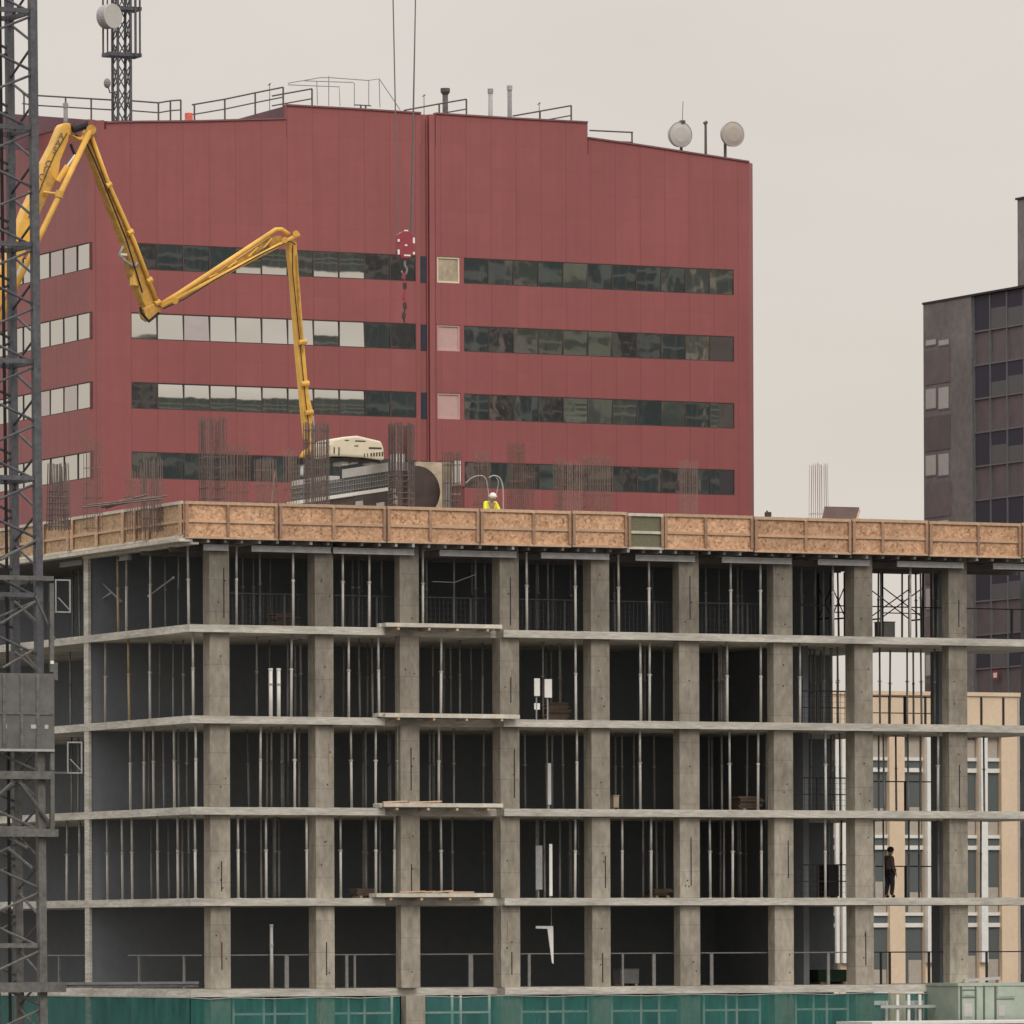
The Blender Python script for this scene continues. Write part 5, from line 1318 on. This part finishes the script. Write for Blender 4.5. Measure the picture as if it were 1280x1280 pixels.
for y in (68,10):
    z=B.front(152,y,LS)[1]; a=B.front(135,y,LS)[0]; c=B.front(176,y,LS)[0]
    MB().box(a,c,LS-.15,LS-.02,z-.1,z+.1).box(a,c,LS+wd+.02,LS+wd+.15,z-.1,z+.1).box(a,a+.12,LS-.02,LS+wd+.02,z-.1,z+.1).box(c-.12,c,LS-.02,LS+wd+.02,z-.1,z+.1).build('platform_ring',M['mast'],p)
for x,w in ((129,.06),(134.5,.05),(169.5,.075),(175,.06)):
    t,z=B.front(x,70,LS-.2); z2=B.front(x,-3,LS-.2)[1]; MB().tube((t,LS-.2,z),(t,LS-.2,z2),w,n=8).build('antenna_rod',M['mast'],p)
t,z=B.front(134,104,LS-.2); MB().ball((t,LS-.2,z),.2,.2,.28).build('small_antenna',M['dim_steel'],p); MB().path([(t,LS-.2,z),(t+.2,LS-.1,z-.5),(tl_,LS,z-.4)],.04,5).build('antenna_arm',M['mast'],p)
# drum dish on it, facing left of camera
t,z=B.front(134,20.5,LS-.9); r=15.5/22.6
pd=Thing('microwave_dish','thick grey drum dish near the top of the lattice mast','dish',B,t,LS-.9,z-r)
d=Vector((.35,-.94,0)).normalized(); c0=Vector((t,LS-.6,z))
MB().tube(c0-d*.0,c0+d*.62,r*.97,r,n=28).build('drum',M['dim_steel'],pd); MB().tube(c0+d*.622,c0+d*.66,r,r*.98,n=28).build('face',M['dish'],pd)
MB().bar(c0,(tl_,LS,z),.12,.12).build('mount_arm',M['mast'],pd)
# ================================================================== DARK TOWER BLOCK (right)
Dk=frame_at(1155,500,396.0)
tD0=0.0
def dk(px,py): return Dk.side(px,py,0.0)
s_far=dk(1155,400)[0]; s_near=dk(1480,400)[0]; zDt=dk(1155,381)[1]
s_gl=dk(1215,400)[0]
db=Thing('dark_office_block','dark brown office block with blue glass curtain wall behind the right end of the frame','building',Dk,0,0,0)
db.o=(0,0,0); db.e.location=Dk.W(0,0,0)
MB().box(.25,14,s_near,s_far,0,zDt).build('wall',M['blackbrown'],db)
MB().box(-.05,.248,s_gl,s_far,0,zDt).build('end_wall',M['blackbrown'],db)
MB().box(-.1,14.1,s_near,s_far+.06,zDt,zDt+.12).build('coping',M['dark_trim'],db)
hh=41.6/FPX*396*1.0
zr0=dk(1217,415)[1]
MB().box(.18,.247,s_near,s_gl-.02,0,zDt-.02).build('spandrel_wall',M['purple'],db)
z=zr0; i=0
srow=[dk(x,400)[0] for x in (1216,1236,1257,1278,1299,1320,1341,1362)]
zz=[zr0+hh,zr0]; 
k=0; ztop=zDt-.1
levels=[zDt-.05]; z=zr0
while z>4: levels.append(z); z-=hh
for k in range(len(levels)-1):
    zb2,za2=levels[k],levels[k+1]
    for j in range(len(srow)-1):
        if j>5: continue
        a,c=srow[j+1]+.05,srow[j]-.05
        if k%2==0:
            f=MB().box(.12,.178,a,c,za2+.05,zb2-.05).build('window',M['dark_glass'],db)
            if random.random()<.8 and j>0:
                hb=random.uniform(.35,.6); MB().box(.112,.119,a+.02,c-.02,za2+.06,za2+.06+(zb2-za2)*hb).build('blind',M['grey_glass'],Sub(db,f))
b=MB()
for s in srow[:7]: b.box(.05,.179,s-.045,s+.045,0,zDt-.03)
b.build('mullion',M['mullion'],db)
b=MB()
for z in levels[1:]: b.box(.07,.1785,srow[6],s_gl-.05,z-.045,z+.045)
b.build('transom',M['mullion'],db)
# purple strip and small windows at the far end
sA=dk(1157,500)[0]; sB2=dk(1189,500)[0]; sM=dk(1173,500)[0]
z=zr0
for k in range(9):
    zt_=dk(1170,437+83.3*k)[1]; zb2=dk(1170,480+83.3*k)[1]; MB().box(-.09,-.051,sB2,sA,zb2,zt_).build('spandrel',M['purple'],db)
for k in range(8):
    for (xa,xb,ya,yb,mt) in ((1158,1172,(422 if k==0 else 400+83.3*k),434+83.3*k*1.0-(0 if k==0 else 4),'dish' if k%2==0 else 'pale_grey'),(1174,1188,(422 if k==0 else 398+83.3*k),434+83.3*k-(0 if k==0 else 4),'pale_grey' if k%2==0 else 'dish')):
        a=dk(xb,ya); c=dk(xa,yb)
        f=MB().box(-.08,-.051,a[0],c[0],c[1],a[1]).build('small_window',M['mullion'],db)
        MB().box(-.09,-.081,a[0]+.08,c[0]-.08,c[1]+.08,a[1]-.08).build('blind',M[mt],Sub(db,f))
# its taller wing
a=dk(1272,300); zT=dk(1272,250)[1]
p=Thing('dark_tower','taller dark brown tower whose left edge shows at the upper right','building',Dk,3.0,0,0)
sT=Dk.side(1272,300,3.0)[0]; zT=Dk.side(1272,250,3.0)[1]
MB().box(3.0,20,sT-25,sT,zDt+.12,zT).build('wall',M['blackbrown'],p); MB().box(2.9,20.1,sT-25.1,sT+.1,zT,zT+.12).build('coping',M['dark_trim'],p)
MB().box(2.95,2.999,sT-12,sT-1.5,zDt+2,zT-1.5).build('window',M['dark_glass'],p)
# red sign
t_,z_=0,0
a=dk(1243.5,850); c=dk(1250.5,838)
p=Thing('warning_sign','tiny red and white sign on the dark block above the tan building','sign',Dk,-.15,a[0],a[1])
MB().box(-.16,-.13,c[0],a[0],a[1],c[1]).build('red_plate',M['sign_red'],p)
MB().box(-.17,-.161,c[0]+.12,a[0]-.12,a[1]+.12,a[1]+.4).build('white_plate',M['white'],p)

# ================================================================== TAN BUILDING (seen through the frame)
T=frame_at(1092,900,318.0)
def tp(x,y): return T.front(x,y)
zTt=tp(1140,869)[1]; tA=tp(1000,900)[0]; tB=tp(1273,900)[0]
p=Thing('tan_building','tan stucco building with white piers and grey windows seen through the open storeys','building',T,0,0,0)
p.o=(0,0,0); p.e.location=T.W(0,0,0)
sto=96.3/FPX*318*1.01
zbar=tp(1140,1053)[1]
wins=[(1062,1112),(1131,1156),(1166,1178),(1206,1223.5),(1232,1252),(1020,1050)]
ops=[]
zbars=[zbar+sto*(1-k) for k in range(0,5)]
for (xa,xb) in wins:
    a=tp(xa,1000)[0]; c=tp(xb,1000)[0]
    ops.append((a,c,1.2,zbar+sto+1.35))
MB().wall(tA,tB,0,zTt,0,.4,ops).build('wall',M['stucco'],p)
MB().box(tA,tB,.41,10,0,zTt-.1).build('inner_block',M['mid_grey'],p)
MB().box(tA-.1,tB+.08,-.08,.5,zTt,zTt+.18).build('coping',M['stucco'],p)
for (xa,xb) in wins:
    a=tp(xa,1000)[0]; c=tp(xb,1000)[0]
    f=MB().box(a,c,.3,.34,1.2,zbar+sto+1.35).build('window',M['grey_glass'],p); sub=Sub(p,f)
    for z in zbars:
        MB().box(a,c,.18,.299,z+.2,z+.36).build('transom',M['white'],sub); MB().box(a,c,.18,.299,z-.34,z-.14).build('transom',M['white'],sub)
        MB().box(a+.02,c-.02,.26,.299,z-.13,z+.19).build('vent_panel',M['grey_glass'],sub)
        MB().box(a+(c-a)*.3,c-.05,.285,.2995,z+.37,z+.37+random.uniform(.5,1.6)).build('blind',M['stucco_grey'],sub)
for (xa,xb,mt,pr) in ((1156,1166,'white',.25),(1223.5,1231.5,'white',.25),(1050,1060,'white',.25),(1043,1047,'white',.15)):
    a=tp(xa,1000)[0]; c=tp(xb,1000)[0]; zz2=zbar+sto+1.4
    MB().box(a,c,-pr,-.002,zbar-sto*1.55,zz2).build('pier',M[mt],p)
for xa in (1227,1254.5,1112,1131,1157): 
    a=tp(xa,1000)[0]; MB().box(a-.06,a+.06,-.02,-.003,zbar+sto+1.45,zTt-.05).build('joint',M['dark_trim'],p)
a=tp(1272.2,1000)[0]; MB().box(a,tB+.05,-.03,-.003,0,zTt).build('corner_trim',M['stucco_grey'],p)

# ================================================================== unseen towers added to be mirrored in the red block's windows
def rtower(cx,cy,w,h,d,lab,mt):
    r=Vector((.787,-.616)); ang=math.atan2(.787,.616)
    e=bpy.data.objects.new('mirrored_glass_tower',None); COL.objects.link(e); e.location=(cx,cy,0); e.rotation_euler=(0,0,math.atan2(r.y,r.x)+math.pi/2)
    e['label']=lab; e['category']='building'; e['group']='towers mirrored in the red block windows'
    class q: pass
    q=Thing.__new__(Thing); q.e=e; q.o=(0,0,0)
    MB().box(-w/2,w/2,-d,0,0,h).build('wall',mt,q)
    b=MB(); n=int(w/3)
    for i in range(n+1): x=-w/2+w*i/n; b.box(x-.15,x+.15,.001,.25,0,h)
    for i in range(int(h/3.8)): b.box(-w/2,w/2,.002,.18,3.8*i,3.8*i+1.0)
    b.build('mullion',M['tower_frame'],q); MB().box(-w/2-.3,w/2+.3,-d-.3,.3,h,h+1).build('coping',M['tower_frame'],q)
cx,cy=5+200*.787,388-200*.616
px_,py_=.616,.787
for off,w,h,lab in ((-40,56,67,'unseen green glass tower added for window reflections, first of the row'),(12,47,66.2,'unseen green glass tower added for window reflections, second of the row'),(63,54,69,'unseen green glass tower added for window reflections, third of the row')):
    rtower(cx+px_*off,cy+py_*off,w,h,18,lab,M['added_tower_glass'])

for pxm,wd_,hh_,dist,lab in ((716,5.0,60,165,'unseen slim pale tower added for a lighter band in the panes'),(884,.8,57,150,'unseen thin white shaft added for a pale streak in the panes'),(606,1.0,56,150,'second unseen thin shaft added for a pale streak in the panes')):  # slim unseen bodies added only for pale bands in the reflections
    t_=B.front(pxm,450)[0]; w0=B.W(t_,0,0); X,_=ray(pxm,450); d=Vector((X,1,0)).normalized(); n_=Vector((-E2[0],-E2[1],0)); r_=d-2*d.dot(n_)*n_
    c_=w0+r_*dist; e=bpy.data.objects.new('mirrored_pale_tower',None); COL.objects.link(e); e.location=(c_.x,c_.y,0); e.rotation_euler=(0,0,math.atan2(r_.y,r_.x)+math.pi/2)
    e['label']=lab; e['category']='building'; e['group']='towers mirrored in the red block windows'
    q=Thing.__new__(Thing); q.e=e; q.o=(0,0,0)
    MB().box(-wd_/2,wd_/2,-8,0,0,hh_).build('wall',M['stucco_grey'] if wd_<2 else M['sage'],q)
    b=MB()
    for i in range(int(hh_/3.6)): b.box(-wd_*.35,wd_*.35,.001,.1,3.6*i+1.2,3.6*i+2.6)
    b.build('window',M['added_tower_glass'],q)
# ================================================================== sky, sun, camera
w=bpy.data.worlds.new('World'); scn.world=w; w.use_nodes=True
nt=w.node_tree; N=nt.nodes; L=nt.links; bg=N['Background']
SUN_EL,SUN_AZ=math.radians(42),math.radians(155)      # azimuth: clockwise from +Y
sky=N.new('ShaderNodeTexSky'); sky.sky_type='NISHITA'; sky.sun_disc=False; sky.sun_elevation=SUN_EL; sky.sun_rotation=SUN_AZ; sky.air_density=1.0; sky.dust_density=6
tc=N.new('ShaderNodeTexCoord'); sx_=N.new('ShaderNodeSeparateXYZ'); L.new(tc.outputs['Generated'],sx_.inputs[0])
rp=N.new('ShaderNodeValToRGB'); el=rp.color_ramp.elements
# overcast veil: even near the horizon, brighter overhead
el[0].position=0; el[0].color=(.70,.645,.575,1); el[1].position=1; el[1].color=(1.75,1.72,1.70,1)
x=el.new(.06); x.color=(.715,.66,.595,1)
x=el.new(.14); x.color=(.745,.69,.64,1)
x=el.new(.35); x.color=(1.05,1.0,.95,1)
L.new(sx_.outputs['Z'],rp.inputs[0])
SKY=.06
cm=N.new('ShaderNodeMapping'); cm.inputs['Scale'].default_value=(4,4,14); L.new(tc.outputs['Generated'],cm.inputs[0])
cn=N.new('ShaderNodeTexNoise'); cn.inputs['Scale'].default_value=2.5; cn.inputs['Detail'].default_value=5; L.new(cm.outputs[0],cn.inputs['Vector'])
cr_=N.new('ShaderNodeMapRange'); cr_.inputs['From Min'].default_value=.3; cr_.inputs['From Max'].default_value=.7; cr_.inputs['To Min'].default_value=.97/SKY; cr_.inputs['To Max'].default_value=1.03/SKY; L.new(cn.outputs['Fac'],cr_.inputs['Value'])
m1=N.new('ShaderNodeVectorMath'); m1.operation='SCALE'; m1.inputs['Scale'].default_value=1/SKY; L.new(rp.outputs['Color'],m1.inputs[0]); L.new(cr_.outputs[0],m1.inputs['Scale'])
m2=N.new('ShaderNodeMix'); m2.data_type='RGBA'; m2.inputs['Factor'].default_value=.96; L.new(sky.outputs['Color'],m2.inputs['A']); L.new(m1.outputs['Vector'],m2.inputs['B'])
L.new(m2.outputs['Result'],bg.inputs['Color']); bg.inputs['Strength'].default_value=SKY
ld=bpy.data.lights.new('sun','SUN'); ld.energy=.9; ld.angle=math.radians(25); ld.color=(1,.95,.88)
lo=bpy.data.objects.new('sun',ld); COL.objects.link(lo)
dv=Vector((math.sin(SUN_AZ)*math.cos(SUN_EL),math.cos(SUN_AZ)*math.cos(SUN_EL),math.sin(SUN_EL)))
lo.rotation_euler=dv.to_track_quat('Z','Y').to_euler()
cd=bpy.data.cameras.new('camera'); cam=bpy.data.objects.new('camera',cd); COL.objects.link(cam); scn.camera=cam
cd.sensor_width=36; cd.sensor_fit='HORIZONTAL'; cd.lens=FPX*36/1280; cd.shift_y=(PY0-640)/1280; cd.clip_start=1; cd.clip_end=8000
cam.location=(0,0,CZ)
cam.rotation_euler=(Matrix.Rotation(math.radians(90),3,'X')@Matrix.Rotation(-ROLL,3,'Z')).to_euler()
vs=scn.view_settings; vs.view_transform='Standard'; vs.look='None'; vs.exposure=0; vs.gamma=1; vs.use_curve_mapping=False
scn.cycles.use_denoising=True
scn.cycles.max_bounces=6
import os
if os.environ.get('DBG'):
    bpy.context.view_layer.update()
    from bpy_extras.object_utils import world_to_camera_view as wv
    scn.render.resolution_x=scn.render.resolution_y=1280
    for fr,x,y,s in ((C,237,780,0),(C,1210,1237,2),(B,735,172,0),(T,1100,900,0)):
        t,z=fr.front(x,y,s); c=wv(scn,cam,fr.W(t,s,z)); (lambda *a:0)('CHK',x,y,round(c.x*1280,2),round((1-c.y)*1280,2))
